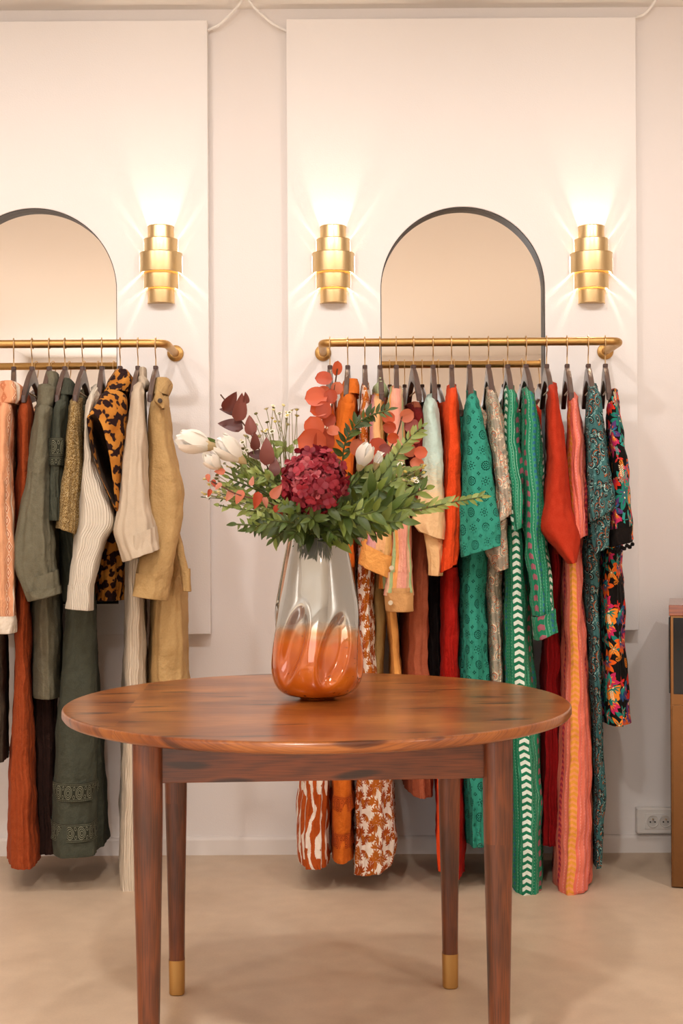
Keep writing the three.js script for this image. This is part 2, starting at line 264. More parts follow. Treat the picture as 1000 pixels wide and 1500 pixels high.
// ------------------------------------------------------------------ ceiling lamps (above the frame)
function ceilingLamp(x, z, tx, ty, tz, angle, power, color, size, label, group) {
  const o = thing('ceiling_spotlight', label, 'spotlight', V(x, CEIL, z), 0, group);
  mesh('lamp_base', new THREE.CylinderGeometry(0.05, 0.05, 0.02, 24).translate(0, -0.01, 0), matWhite, o);
  mesh('lamp_stem', new THREE.CylinderGeometry(0.008, 0.008, 0.06, 12).translate(0, -0.045, 0), matWhite, o);
  const dir = V(tx - x, ty - CEIL + 0.1, tz - z).normalize(), q = new THREE.Quaternion().setFromUnitVectors(V(0, -1, 0), dir), c = V(0, -0.1, 0);
  const can = new THREE.LatheGeometry([[0, 0.05], [0.036, 0.05], [0.04, 0.045], [0.042, -0.06], [0.038, -0.06], [0.036, 0.03], [0, 0.035]].map((a) => new THREE.Vector2(...a)), 28).applyQuaternion(q).translate(c.x, c.y, c.z);
  mesh('lamp_can', can, matWhite, o);
  mesh('lamp_lens', new THREE.CylinderGeometry(0.036, 0.036, 0.004, 24).translate(0, -0.03, 0).applyQuaternion(q).translate(c.x, c.y, c.z), new THREE.MeshStandardMaterial({ color: 0x222222, emissive: color, emissiveIntensity: 12 }), o);
  const l = new THREE.SpotLight(color, power, 0, angle, 0.7, 2); l.castShadow = true; l.shadow.radius = size; l.name = 'spot_beam';
  l.position.copy(c.clone().addScaledVector(dir, 0.1)); o.add(l);
  l.target.position.copy(c.clone().addScaledVector(dir, 1)); o.add(l.target); l.target.name = 'spot_aim';
}
for (const x of SPOT.x) ceilingLamp(x, SPOT.z, x * 1.04, 1.1, -4.25, 1.1, SPOT.power, SPOT.color, SPOT.size, 'white ceiling spotlight aimed at the clothes wall', 'spotlights in front of the clothes wall');
for (const [x, z] of DOWN.at) ceilingLamp(x, z, x, 0, z, 1.25, DOWN.power, DOWN.color, 3, 'white ceiling spotlight pointing straight down', 'downlights over the shop floor');

// ------------------------------------------------------------------ wall sconces
function sconce(px, label) {
  const w = (n) => n / F * ZP, c = P(px, 390), o = thing('wall_sconce', label, 'wall lamp', c, 0);
  const tiers = [[-57, -34, 19], [-38, -14, 24.5], [-17.5, 11, 30.5], [10, 34, 25], [33, 55, 19.5]];
  mesh('back_plate', box(w(30), w(104), 0.006, 0, 0, 0.004, 0.002), matBrass, o);
  tiers.forEach(([a, b, r]) => {
    const R = w(r), y0 = -w(b), y1 = -w(a), pts = [[R, y0], [R, y1], [R - 0.0018, y1], [R - 0.0018, y0], [R, y0]].map((q) => new THREE.Vector2(...q));
    mesh('brass_band', new THREE.LatheGeometry(pts, 48, -Math.PI * 0.5, Math.PI).translate(0, 0, 0.0015), matSatin, o);
    for (const y of [y0, y1]) mesh('band_rim', new THREE.TorusGeometry(R, 0.0013, 6, 40, Math.PI).rotateX(Math.PI / 2).translate(0, y, 0.0015), matSatin, o);
  });
  mesh('base_disc', new THREE.CylinderGeometry(w(19), w(19), 0.003, 36, 1, false, -Math.PI / 2, Math.PI).translate(0, -w(54), 0.0015), matSatin, o);
  for (const y of [w(12), -w(20)]) {
    mesh('bulb', new THREE.SphereGeometry(0.013, 20, 14).scale(1, 1.5, 1).translate(0, y, 0.03), new THREE.MeshStandardMaterial({ color: 0xffffff, emissive: SCONCE.color, emissiveIntensity: 8 }), o);
    const l = new THREE.PointLight(SCONCE.color, SCONCE.power * (y > 0 ? 1 : 0.3)); l.castShadow = true; l.shadow.radius = 0.5; l.position.set(0, y, 0.03); l.name = 'bulb_light'; o.add(l);
  }
  mesh('lamp_holder', new THREE.CylinderGeometry(0.009, 0.009, w(26), 14).translate(0, -w(4), 0.022), matBrass, o);
}
sconce(236, 'lit brass wall lamp of stepped bands above the beige trench coat');
sconce(488, 'lit brass wall lamp of stepped bands above the orange collared dress');
sconce(865.5, 'lit brass wall lamp of stepped bands above the black floral dress');

// ------------------------------------------------------------------ clothes rails
const RAILY = at(690, 501, ZR).y, RAILYL = at(120, 503.5, ZR).y;
function rail(x0, x1, y, flangeL, flangeR, label) {
  const o = thing('clothes_rail', label, 'clothes rail', V((x0 + x1) / 2, y, -ZP)), c = (x0 + x1) / 2, dz = ZP - ZR, R = 0.045, pts = [];
  const L = x0 - c, Rr = x1 - c;
  const path = new THREE.CurvePath();
  path.add(new THREE.LineCurve3(V(L, 0, 0), V(L, 0, dz - R)));
  path.add(new THREE.QuadraticBezierCurve3(V(L, 0, dz - R), V(L, 0, dz), V(L + R, 0, dz)));
  path.add(new THREE.LineCurve3(V(L + R, 0, dz), V(Rr - R, 0, dz)));
  path.add(new THREE.QuadraticBezierCurve3(V(Rr - R, 0, dz), V(Rr, 0, dz), V(Rr, 0, dz - R)));
  path.add(new THREE.LineCurve3(V(Rr, 0, dz - R), V(Rr, 0, 0)));
  for (const cv of path.curves) { const n = cv.type === 'LineCurve3' ? 6 : 10; for (let i = 0; i < n; i++) pts.push(cv.getPoint(i / n)); }
  pts.push(V(Rr, 0, 0));
  mesh('rail_pipe', new THREE.TubeGeometry(new THREE.CatmullRomCurve3(pts, false, 'centripetal'), 240, 0.0135, 18), matBrass, o);
  for (const [x, on] of [[L, flangeL], [Rr, flangeR]]) if (on) {
    mesh('wall_flange', new THREE.LatheGeometry([[0, 0.012], [0.016, 0.013], [0.018, 0.011], [0.026, 0.009], [0.028, 0.006], [0.028, 0], [0, 0]].map((a) => new THREE.Vector2(...a)), 36).rotateX(Math.PI / 2).translate(x, 0, 0), matBrass, o);
  }
}
rail(P(473, 513).x, P(886, 511).x, RAILY, 1, 1, 'brass wall rail holding the colourful dresses');
rail(P(-150, 513).x, P(257, 513).x, RAILYL, 1, 1, 'brass wall rail holding the coats and jackets');

// ------------------------------------------------------------------ hangers and garments
const hangerShape = new THREE.Shape();
{ const top = [], bot = [], W = 0.165;
  for (let i = 0; i <= 24; i++) { const s = i / 24, z = s * W, y = -0.1 * Math.pow(s, 1.35) - 0.003; top.push([z, y]); bot.push([z, y - lerp(0.04, 0.024, smooth(0, 0.6, s)) * (i === 24 ? 0.75 : 1)]); }
  const right = [...top, ...bot.slice().reverse()];
  hangerShape.moveTo(-0.009, 0.006); hangerShape.lineTo(0.009, 0.006);
  for (const [z, y] of right.slice(1, -1)) hangerShape.lineTo(z, y);
  for (const [z, y] of right.slice(1, -1).reverse()) hangerShape.lineTo(-z, y);
  hangerShape.closePath();
}
const hangerGeo = new THREE.ExtrudeGeometry(hangerShape, { depth: 0.008, bevelEnabled: true, bevelThickness: 0.004, bevelSize: 0.003, bevelSegments: 3 }).translate(0, 0, -0.004).rotateY(-Math.PI / 2).translate(0, -0.083, 0);
const hookGeo = tube([V(0, -0.08, 0), V(0, -0.05, 0.002), V(0, -0.03, 0.012), V(0, -0.008, 0.0185), V(0, 0.008, 0.017), V(0, 0.0175, 0.005), V(0, 0.0175, -0.006), V(0, 0.009, -0.016), V(0, -0.006, -0.0185), V(0, -0.014, -0.017)], 0.0019, 50, 8);
const barGeo = tube([V(0, -0.165, -0.13), V(0, -0.166, -0.05), V(0, -0.166, 0.05), V(0, -0.165, 0.13)], 0.0028, 30, 8);

function hang(hook, left, twist = 0.9, extra = 0) {          // where a garment hangs: a point on the rail and a turn
  const ry = left ? RAILYL : RAILY, p = at(hook, left ? 503.5 : 501, ZR);
  return { hook, x: p.x, y: ry, turn: Math.atan2(-p.x, ZR) * twist + extra, hangerTurn: Math.atan2(-p.x, ZR) * (hook < 30 ? 0.85 : 0.45) + extra + 0.04 * Math.sin(hook * 1.7) };
}
function hanger(G, label, group) {
  const o = thing('clothes_hanger', label, 'hanger', V(G.x, G.y, -ZR), G.hangerTurn, group);
  mesh('hanger_body', hangerGeo, matHanger, o); mesh('hook', hookGeo, matHook, o); mesh('trouser_bar', barGeo, matHook, o);
}
// A tube of cloth through rows [left x, left y, right x, right y] (or [y, xl, xr]) read at the depth of its front; local metres from the rail point.
function sheath(G, rows, o) {
  const M = o.M ?? 120, R = rows.map((r) => (r.length === 3 ? [r[1], r[0], r[2], r[0]] : r));
  const zf = (s) => (Array.isArray(o.zf) ? lerp(o.zf[0], o.zf[1], s) : o.zf), zb = (s) => (Array.isArray(o.zb) ? lerp(o.zb[0], o.zb[1], s) : o.zb);
  const mid = R.map((r) => [(r[0] + r[2]) / 2, (r[1] + r[3]) / 2]), acc = [0];
  for (let i = 1; i < R.length; i++) acc.push(acc[i - 1] + Math.hypot(mid[i][0] - mid[i - 1][0], mid[i][1] - mid[i - 1][1]));
  const total = acc.at(-1), N = o.N ?? Math.max(6, Math.round(total / 7));
  const sample = (s) => {
    const d = s * total; let i = 0; while (i < R.length - 2 && acc[i + 1] < d) i++;
    const span = acc[i + 1] - acc[i], t = span ? (d - acc[i]) / span : 0, p0 = R[Math.max(0, i - 1)], p1 = R[i], p2 = R[i + 1], p3 = R[Math.min(R.length - 1, i + 2)];
    const a0 = acc[Math.max(0, i - 1)], a1 = acc[i], a2 = acc[i + 1], a3 = acc[Math.min(R.length - 1, i + 2)];
    return p1.map((_, k) => { const m1 = a2 > a0 ? (p2[k] - p0[k]) / (a2 - a0) * span : 0, m2 = a3 > a1 ? (p3[k] - p1[k]) / (a3 - a1) * span : 0, t2 = t * t, t3 = t2 * t; return (2 * t3 - 3 * t2 + 1) * p1[k] + (t3 - 2 * t2 + t) * m1 + (-2 * t3 + 3 * t2) * p2[k] + (t3 - t2) * m2; });
  };
  reseed(o.seed ?? Math.round(G.hook * 3 + R[0][0]));
  const waves = []; const ks = o.k ?? [3, 5, 8, 13]; for (const k of ks) waves.push([k, rr(0, TAU), rr(-2.2, 2.2), rr(0.5, 1) / Math.pow(k, 0.55)]);
  const pos = [], uv = [], idx = [], rings = [];
  const e = o.e ?? 0.8, amp = o.amp ?? 0.007, sh = o.shoulder ?? 0, gp = at(G.hook, 500, ZR);
  for (let j = 0; j <= N; j++) {
    const s = j / N, r = sample(s), grow = lerp(o.amp0 ?? 0.25, 1, smooth(0, 0.8, s));
    let f = zf(s), b = zb(s);
    if (sh) { const q = Math.pow(Math.min(1, s * total / sh), 0.6); f = lerp(o.neck ?? 0.07, f, q); b = lerp(-(o.neck ?? 0.07), b, q); }
    const d = ZR - (f * 0.75 + b * 0.25), A = at(r[0], r[1], d), B = at(r[2], r[3], d), c0 = at(G.hook, r[1], d);
    const ring = []; let len = 0;
    for (let i = 0; i <= M; i++) {
      const a = (-0.25 + i / M) * TAU, ca = Math.cos(a), sa = Math.sin(a), X = Math.sign(ca) * Math.pow(Math.abs(ca), e), Z = Math.sign(sa) * Math.pow(Math.abs(sa), e);
      let w = 0; for (const [k, ph, dr, am] of waves) { const q = Math.sin(k * a + ph + dr * s * 2.2); w += am * (q * (0.45 + 0.55 * Math.abs(q)) - 0.25 * (1 - Math.abs(q))); }
      w *= amp * grow;
      const t = (1 + X) / 2, x = lerp(A.x, B.x, t) - c0.x + ca * w * 0.75, y = lerp(A.y, B.y, t) - G.y, z = lerp(b, f, (1 + Z) / 2) + sa * w * 1.3;
      const h = (o.lump ?? 0.005) * (n3(x * 9 + G.hook, y * 6, z * 9) + 0.45 * n3(x * 26, y * 15 + G.hook, z * 26));
      ring.push([x + h, y, z + h]);
      if (i) len += Math.hypot(ring[i][0] - ring[i - 1][0], ring[i][2] - ring[i - 1][2]);
    }
    rings.push(ring); ring.len = len;
  }
  const Pref = Math.max(...rings.map((r) => r.len));
  if (o.hem !== 0) {                                             // the cloth turns in at the opening
    const last = rings.at(-1), c = last.reduce((m, q) => [m[0] + q[0] / (M + 1), m[1] + q[1] / (M + 1), m[2] + q[2] / (M + 1)], [0, 0, 0]);
    for (const [k, up] of [[0.96, -0.002], [0.9, 0.004], [0.86, 0.03], [0.8, o.deep ?? 0.07]]) rings.push(last.map((q) => [lerp(c[0], q[0], k), q[1] + up, lerp(c[2], q[2], k)]));
  }
  if (o.cap !== 0) {
    const first = rings[0], c = first.reduce((m, q) => [m[0] + q[0] / (M + 1), m[1] + q[1] / (M + 1), m[2] + q[2] / (M + 1)], [0, 0, 0]);
    rings.unshift(first.map((q) => [lerp(c[0], q[0], 0.55), q[1] + 0.004, lerp(c[2], q[2], 0.55)])); rings.unshift(first.map(() => [c[0], c[1] + 0.004, c[2]]));
  }
  let v = 0, prev = null;
  rings.forEach((ring, j) => {
    const q = ring[M >> 1]; if (prev) v -= Math.hypot(q[0] - prev[0], q[1] - prev[1]); prev = q;
    let len = 0; const L = []; for (let i = 0; i <= M; i++) { if (i) len += Math.hypot(ring[i][0] - ring[i - 1][0], ring[i][2] - ring[i - 1][2]); L.push(len); }
    for (let i = 0; i <= M; i++) { pos.push(...ring[i]); uv.push((len ? L[i] / len - 0.5 : 0) * Pref + (o.u ?? 0), v + (o.v ?? 0)); if (j && i) { const a = (j - 1) * (M + 1) + i - 1, b2 = a + M + 1; idx.push(a, b2, a + 1, b2, b2 + 1, a + 1); } }
  });
  const g = new THREE.BufferGeometry(); g.setAttribute('position', new THREE.Float32BufferAttribute(pos, 3)); g.setAttribute('uv', new THREE.Float32BufferAttribute(uv, 2)); g.setIndex(idx); g.computeVertexNormals();
  return g;
}
const buttonGeo = new THREE.LatheGeometry([[0, 0.003], [0.004, 0.003], [0.0065, 0.0035], [0.0075, 0.002], [0.0075, 0], [0, 0]].map((a) => new THREE.Vector2(...a)), 18).rotateX(Math.PI / 2);
function garment(name, label, category, hangerLabel, G, pieces, group) {
  if (hangerLabel) hanger(G, hangerLabel, 'dark wooden hangers on the brass rails');
  const o = thing(name, label, category, V(G.x, G.y, -ZR), G.turn, group);
  for (const [part, rows, m, opt, sub] of pieces) {
    const q = mesh(part, sheath(G, rows, opt), m, o);
    for (const [sp, srows, sm, sopt] of sub ?? []) mesh(sp, sheath(G, srows, sopt), sm, q);
  }
  o.userData.G = undefined; delete o.userData.G;
  return o;
}
function button(o, G, px, py, zf, m) { const d = ZR - zf, p = at(px, py, d), c = at(G.hook, py, d); mesh('button', buttonGeo.clone().translate(p.x - c.x, p.y - G.y, zf + 0.004), m, o); }
// ---- fabrics
const olive = cloth(0x6b6753, { map: flecked(0x6d6855, 7) }), darkOlive = cloth(0x45463a, { map: flecked(0x44463a, 6) }), rust = cloth(0x9a4522, { map: flecked(0x98431f, 7) });
const tweed = cloth(0, { map: texTweed, bump: weave, bumpScale: 0.002 }), knit = cloth(0xddd1be, { bump: ribBump, bumpScale: 0.0024, sheen: 0.1 }), leopard = cloth(0, { map: texLeopard });
const cord = cloth(0xd2c1aa, { bump: cordBump, bumpScale: 0.0022 }), creamFelt = cloth(0xdfcdb5, { map: flecked(0xd2bfa6, 6), bump: weave, bumpScale: 0.001 }), trench = cloth(0xb8965f, { map: flecked(0xb89664, 6, 0.3) });
const lining = cloth(0x5e4a3c, { sheen: 0 }), ikat = cloth(0, { map: texIkat }), ivory = cloth(0xe9dcc9), taupe = cloth(0x4d4236, { map: flecked(0x4a4034, 8) }), brown = cloth(0x33201a);  // brown is the shade tone for the back of the rust dress
const laceOlive = cloth(0, { map: texLace(0x2d2e24, 0x7d7d68), bumpScale: 0.001 }), laceOrange = cloth(0, { map: texLace(0xc0561c, 0x6a280a), bumpScale: 0.001 });
const zebra = cloth(0, { map: texZebra }), leafy = cloth(0, { map: texLeaf }), orange = cloth(0xcf6a22, { map: flecked(0xd0691f, 8) }), shirt = cloth(0, { map: texShirt }), shirtPink = cloth(0, { map: texShirtPink });
const greenTrim = cloth(0xb9c79a), peachCuff = cloth(0xe8a256), khaki = cloth(0xb59a63), terracotta = cloth(0xa9583c, { map: flecked(0xa85a3e, 6) }), burgundy = cloth(0x6e1a18);
const dip = cloth(0, { map: texDip }), peach = cloth(0xe9bb85), black = cloth(0x17110f), vermilion = cloth(0xe04a1c, { map: flecked(0xdd481b, 8) }), crimson = cloth(0xa81a14, { map: flecked(0xa6180f, 8) });
const eyeletGreen = cloth(0, { map: texEyelet, cut: true }), slip = cloth(0x17503f, { sheen: 0 }), paisleyO = cloth(0, { map: texPaisleyOrange }), paisleyT = cloth(0, { map: texPaisleyTeal }), green = cloth(0, { map: texGreen, rough: 0.7 });  // inner layer under the eyelets, darkened to imitate shade in the holes
const coral = cloth(0, { map: texCoral, rough: 0.75 }), rustRed = cloth(0xb5341a, { map: flecked(0xb4331a, 8), bumpScale: 0.002 }), darkRed = cloth(0x8c0f12), floral = cloth(0, { map: texFloral });
const pearl = new THREE.MeshPhysicalMaterial({ color: 0xd8c4a4, roughness: 0.25, clearcoat: 1 }), horn = new THREE.MeshPhysicalMaterial({ color: 0x3a2a20, roughness: 0.3 });
const body = { zf: 0.17, zb: -0.2, shoulder: 24, amp: 0.009, k: [5, 9, 14, 21] }, skirt = { zf: 0.2, zb: -0.2, amp: 0.013, cap: 0, k: [7, 12, 18, 26] };
const sleeve = (lift = 0, o = {}) => ({ zf: [0.2 + lift, 0.27 + lift], zb: [0.02, 0.15 + lift], shoulder: 18, amp: 0.008, k: [2, 3, 5, 8, 13], e: 0.9, ...o });
const HL = 'dark brown wooden hanger with brass hook holding the ', HG = (s) => HL + s;
const LEFT = 'coats and tops on the left rail'.replace('left ', 'coat '), RIGHT = 'dresses and tops on the dress rail';

// ---- the rail of coats
{ const G = hang(-8, 1); garment('long_dress', 'dark taupe long dress hanging behind the orange ikat jacket', 'dress', HG('dark taupe dress'), G, [['dress_body', [[575, -16, 0], [640, -26, 2], [900, -28, 8], [1112, -30, 8]], taupe, { ...body, zf: 0.14 }]], LEFT); }
{ const G = hang(20, 1); const o = garment('ikat_jacket', 'orange and ivory ikat patterned jacket with rolled cuff', 'jacket', HG('orange ikat jacket'), G, [
  ['jacket_body', [[566, 8, 30], [600, 4, 24], [700, 2, 23], [900, 0, 26]], ikat, { ...body, u: 0.03 }],
  ['collar', [[560, 6, 28], [566, -4, 36], [584, -6, 36], [592, -6, 30]], ikat, { zf: 0.215, zb: -0.05, amp: 0.003, u: 0.05 }],
  ['sleeve', [[578, -2, 22], [610, -8, 21], [700, -12, 20], [820, -12, 22], [912, -8, 23]], ikat, sleeve(0.03, { u: 0.155 })],
  ['cuff', [[902, -8, 24], [915, -6, 25], [927, -4, 23]], ivory, { zf: 0.31, zb: 0.17, amp: 0.002, cap: 0, deep: 0.05 }]], LEFT); }
{ const G = hang(47, 1); garment('maxi_dress', 'plain rust brown maxi dress beside the olive jacket', 'dress', HG('rust brown maxi dress'), G, [
  ['bodice', [[578, 32, 43], [600, 27, 50], [650, 25, 52], [720, 24, 50], [820, 22, 46]], rust, { ...body, zf: 0.19, cap: 1 }],
  ['dress_skirt', [[805, 23, 46], [900, 22, 45], [1000, 20, 46], [1100, 14, 49], [1200, 9, 54], [1262, 9, 56]], rust, { ...skirt }]], LEFT); }
{ const G = hang(62, 1); garment('shaded_dress_back', 'dark brown panel standing for the shaded back of the rust dress', 'skirt', null, G, [['skirt_panel', [[800, 44, 80], [1000, 44, 80], [1130, 46, 82], [1246, 50, 84]], brown, { ...skirt, zf: 0.08, zb: -0.16, cap: 1 }]], LEFT); }  // dark panel added where the rust dress back falls into shade
{ const G = hang(72, 1); garment('olive_jacket', 'sage olive shirt jacket with a long straight sleeve', 'jacket', HG('sage olive shirt jacket'), G, [
  ['jacket_body', [[566, 64, 82], [600, 62, 84], [700, 58, 84], [860, 46, 88], [960, 45, 89], [1019, 45, 89]], olive, body],
  ['collar', [[545, 68, 85], [556, 65, 87], [568, 62, 87], [579, 61, 86]], olive, { zf: [0.06, 0.15], zb: -0.08, amp: 0.003, cap: 0, hem: 0 }],
  ['shoulder_yoke', [[566, 60, 83], [580, 56, 83], [596, 54, 80]], olive, { zf: 0.2, zb: 0.02, amp: 0.003 }],
  ['sleeve', [[584, 55, 79], [620, 50, 78], [670, 43, 77], [730, 34, 77], [790, 26, 79], [820, 24, 81], [27, 842, 84, 838], [36, 864, 87, 856], [43, 881, 90, 868]], olive, sleeve(0.045)],
  ['sleeve_cuff', [[38, 868, 88, 858], [43, 881, 90, 869]], olive, { zf: 0.325, zb: 0.188, amp: 0.002, cap: 0 }]], LEFT); }
{ const G = hang(95, 1); garment('lace_dress', 'dark olive maxi dress with lace bands near the hem', 'dress', HG('dark olive lace dress'), G, [
  ['bodice', [[566, 86, 106], [600, 82, 104], [760, 82, 118], [880, 90, 138]], darkOlive, body],
  ['collar', [[555, 86, 105], [563, 83, 110], [574, 82, 112], [580, 82, 110]], darkOlive, { zf: [0.07, 0.15], zb: -0.08, amp: 0.004, cap: 0, hem: 0 }],
  ['sleeve', [[578, 82, 102], [620, 76, 97], [690, 74, 95], [762, 75, 93]], darkOlive, sleeve(0.01), [['lace_band', [[642, 73.5, 96.5], [682, 73, 96]], laceOlive, { zf: 0.262, zb: 0.09, amp: 0.003, hem: 0, cap: 0, N: 6 }]]],
  ['dress_skirt', [[860, 96, 138], [950, 93, 139], [1050, 83, 140], [1140, 77, 140], [1200, 75, 140], [1252, 74, 139]], darkOlive, { zf: 0.22, zb: 0.02, amp: 0.006, k: [3, 5] }, [
    ['lace_band', [[1144, 76, 141], [1171, 75.5, 141]], laceOlive, { zf: 0.224, zb: 0.016, amp: 0.006, k: [3, 5], hem: 0, cap: 0, N: 4, amp0: 1 }],
    ['lace_band', [[1203, 74, 141], [1229, 73.5, 141]], laceOlive, { zf: 0.224, zb: 0.016, amp: 0.006, k: [3, 5], hem: 0, cap: 0, N: 4, amp0: 1 }]]],
  ['skirt_back', [[850, 112, 136], [1000, 108, 143], [1100, 108, 149], [1236, 112, 154]], darkOlive, { zf: 0.1, zb: -0.2, amp: 0.012 }]], LEFT); }
{ const G = hang(121, 1); garment('tweed_jacket', 'gold flecked tweed jacket with straight sleeve', 'jacket', HG('gold tweed jacket'), G, [
  ['jacket_body', [[584, 110, 120], [640, 104, 121], [760, 100, 116], [832, 100, 109]], tweed, { ...body, zf: 0.15 }],
  ['sleeve', [[581, 105, 114], [600, 102, 117], [650, 96, 121], [700, 92, 122], [745, 88, 119], [85, 773, 114, 782]], tweed, sleeve(0.03)]], LEFT); }
{ const G = hang(149, 1); garment('knit_sweater', 'cream ribbed knit sweater with flared sleeve', 'sweater', HG('cream ribbed sweater'), G, [
  ['sweater_body', [[564, 137, 149], [600, 130, 142], [680, 127, 142], [740, 128, 152], [775, 130, 158]], knit, { ...body, zf: 0.1 }],
  ['sleeve', [[566, 134, 150], [598, 126, 142], [625, 125, 134], [650, 124, 136], [680, 121, 143], [710, 119, 154], [740, 117, 165], [766, 114, 170], [790, 110, 158], [820, 107, 147], [860, 102, 138], [98, 891, 137, 894]], knit, sleeve(0.06, { k: [2, 4, 6] })]], LEFT); }
{ const G = hang(176, 1); const leo = garment('leopard_jacket', 'leopard print jacket with wide open black lined sleeve', 'jacket', HG('leopard print jacket'), G, [
  ['jacket_body', [[572, 160, 190], [620, 156, 188], [700, 152, 184], [770, 148, 183], [830, 138, 184], [878, 135, 182]], leopard, { ...body, zf: 0.06 }],
  ['collar', [[542, 168, 188], [552, 160, 194], [564, 154, 195], [574, 152, 193]], leopard, { zf: [0.07, 0.17], zb: -0.08, amp: 0.005, cap: 0, hem: 0 }],
], LEFT);
  // a wide sleeve seen into its mouth: outer cloth and lining share the rim
  const mouth = [[131, 613], [140, 607], [150, 620], [157, 645], [163, 675], [167, 708], [170, 742], [160, 722], [148, 695], [139, 665], [133, 638]], outer = [[146, 588], [160, 571], [184, 578], [187, 615], [184, 650], [180, 695], [175, 754], [164, 736], [154, 706], [144, 670], [138, 630]];
  const cm = [150, 672], loop = (pts, z) => { const c = new THREE.CatmullRomCurve3(pts.map(([x, y]) => { const d = ZR - z, p = at(x, y, d), q = at(G.hook, y, d); return V(p.x - q.x, p.y - G.y, z); }), true, 'centripetal'); return Array.from({ length: 57 }, (_, i) => c.getPoint((i % 56) / 56)); };
  const about = (pts, k, dx) => pts.map(([x, y]) => [cm[0] + (x - cm[0]) * k + dx, cm[1] + (y - cm[1]) * k]);
  const skin = (rings) => { const pos = [], uv = [], idx = []; rings.forEach((ring, j) => ring.forEach((p, i) => { pos.push(p.x, p.y, p.z); uv.push(p.x - p.z * 0.6, p.y); if (j && i) { const a = (j - 1) * 57 + i - 1, c = a + 57; idx.push(a, a + 1, c, a + 1, c + 1, c); } })); const g = new THREE.BufferGeometry(); g.setAttribute('position', new THREE.Float32BufferAttribute(pos, 3)); g.setAttribute('uv', new THREE.Float32BufferAttribute(uv, 2)); g.setIndex(idx); g.computeVertexNormals(); return g; };
  const sl = mesh('sleeve', skin([loop(mouth, 0.3), loop(about(mouth, 1.04, 0), 0.3), loop(outer.map(([x, y], k) => [lerp(mouth[k][0], x, 0.6), lerp(mouth[k][1], y, 0.6)]), 0.285), loop(outer, 0.24), loop(outer, 0.12)]), leopard, leo);
  mesh('sleeve_lining', skin([loop(mouth, 0.3), loop(about(mouth, 0.94, 2), 0.27), loop(about(mouth, 0.8, 5), 0.19), loop(about(mouth, 0.55, 8), 0.1), loop(about(mouth, 0.02, 9), 0.07)]), lining, sl); }
{ const G = hang(202, 1); garment('corduroy_coat', 'cream corduroy long coat with wide felted sleeve', 'coat', HG('cream corduroy coat'), G, [
  ['coat_body', [[560, 198, 212], [620, 190, 213], [760, 184, 213], [900, 181, 212], [1000, 178, 213], [1100, 175, 210], [1200, 172, 206], [1302, 171, 204]], cord, { ...body }],
  ['collar', [[552, 202, 214], [556, 200, 218], [564, 200, 219], [570, 203, 215]], creamFelt, { zf: 0.09, zb: -0.05, amp: 0.002 }],
  ['sleeve', [[560, 197, 212], [590, 191, 213], [640, 184, 215], [700, 178, 217], [745, 173, 222], [168, 776, 230, 770], [174, 800, 234, 788], [181, 823, 236, 804]], creamFelt, sleeve(0.075)]], LEFT); }
{ const G = hang(228, 1); const o = garment('trench_coat', 'beige cotton trench coat with epaulette and belt', 'coat', HG('beige trench coat'), G, [
  ['coat_body', [[572, 226, 244], [640, 224, 252], [760, 226, 258], [800, 228, 266], [850, 222, 272], [950, 216, 273], [1010, 214, 276]], trench, { ...body, zf: 0.16 }],
  ['collar', [[554, 227, 245], [561, 225, 250], [571, 224, 248], [578, 224, 245]], trench, { zf: [0.07, 0.16], zb: -0.07, amp: 0.005, cap: 0, hem: 0 }],
  ['epaulette', [[574, 227, 236], [586, 226, 242], [595, 234, 244], [598, 238, 243]], trench, { zf: 0.25, zb: 0.2, amp: 0.001, hem: 0 }],
  ['sleeve', [[576, 224, 245], [610, 218, 249], [650, 217, 255], [690, 216, 264], [722, 214, 271], [756, 212, 268], [795, 207, 260], [835, 199, 253], [191, 872, 248, 880]], trench, sleeve(0.02, { k: [2, 4, 6] })],
  ['belt', [[786, 258, 262], [800, 259, 267], [835, 262, 274], [866, 264, 277]], trench, { zf: 0.2, zb: 0.17, amp: 0.001 }]], LEFT);
  button(o, G, 235.5, 587, 0.25, horn); }

// ---- the rail of dresses
{ const G = hang(483, 0); garment('zebra_dress', 'rust and white wavy striped maxi dress behind the vase', 'dress', HG('wavy striped dress'), G, [
  ['bodice', [[572, 480, 490], [620, 474, 492], [800, 462, 490]], zebra, body],
  ['dress_skirt', [[790, 462, 490], [985, 450, 486], [1140, 437, 482], [1210, 431, 481], [1245, 431, 481], [1262, 433, 480]], zebra, { ...skirt }]], RIGHT); }
{ const G = hang(509, 0); garment('collared_dress', 'plain orange maxi dress with band collar and lace trim', 'dress', HG('orange collared dress'), G, [
  ['bodice', [[566, 502, 522], [600, 493, 523], [640, 487, 521], [800, 488, 520]], orange, { ...body, zf: 0.2 }],
  ['collar', [[556, 504, 524], [564, 501, 527], [578, 500, 527]], orange, { zf: [0.08, 0.16], zb: -0.07, amp: 0.003, cap: 0, hem: 0 }],
  ['sleeve', [[574, 498, 522], [610, 491, 522], [660, 485, 519], [760, 484, 518], [830, 488, 517]], orange, sleeve(0.0)],
  ['dress_skirt', [[790, 488, 520], [985, 484, 514], [1140, 482, 513], [1257, 482, 513]], orange, { zf: 0.2, zb: -0.1, amp: 0.005, cap: 0, k: [2, 4, 7] }, [
    ['lace_band', [[1160, 481, 514], [1182, 481, 514]], laceOrange, { zf: 0.204, zb: -0.1, amp: 0.005, hem: 0, cap: 0, N: 4, k: [2, 3], amp0: 1 }], ['lace_band', [[1214, 481, 514], [1236, 481, 514]], laceOrange, { zf: 0.204, zb: -0.1, amp: 0.005, hem: 0, cap: 0, N: 4, k: [2, 3], amp0: 1 }]]]], RIGHT); }
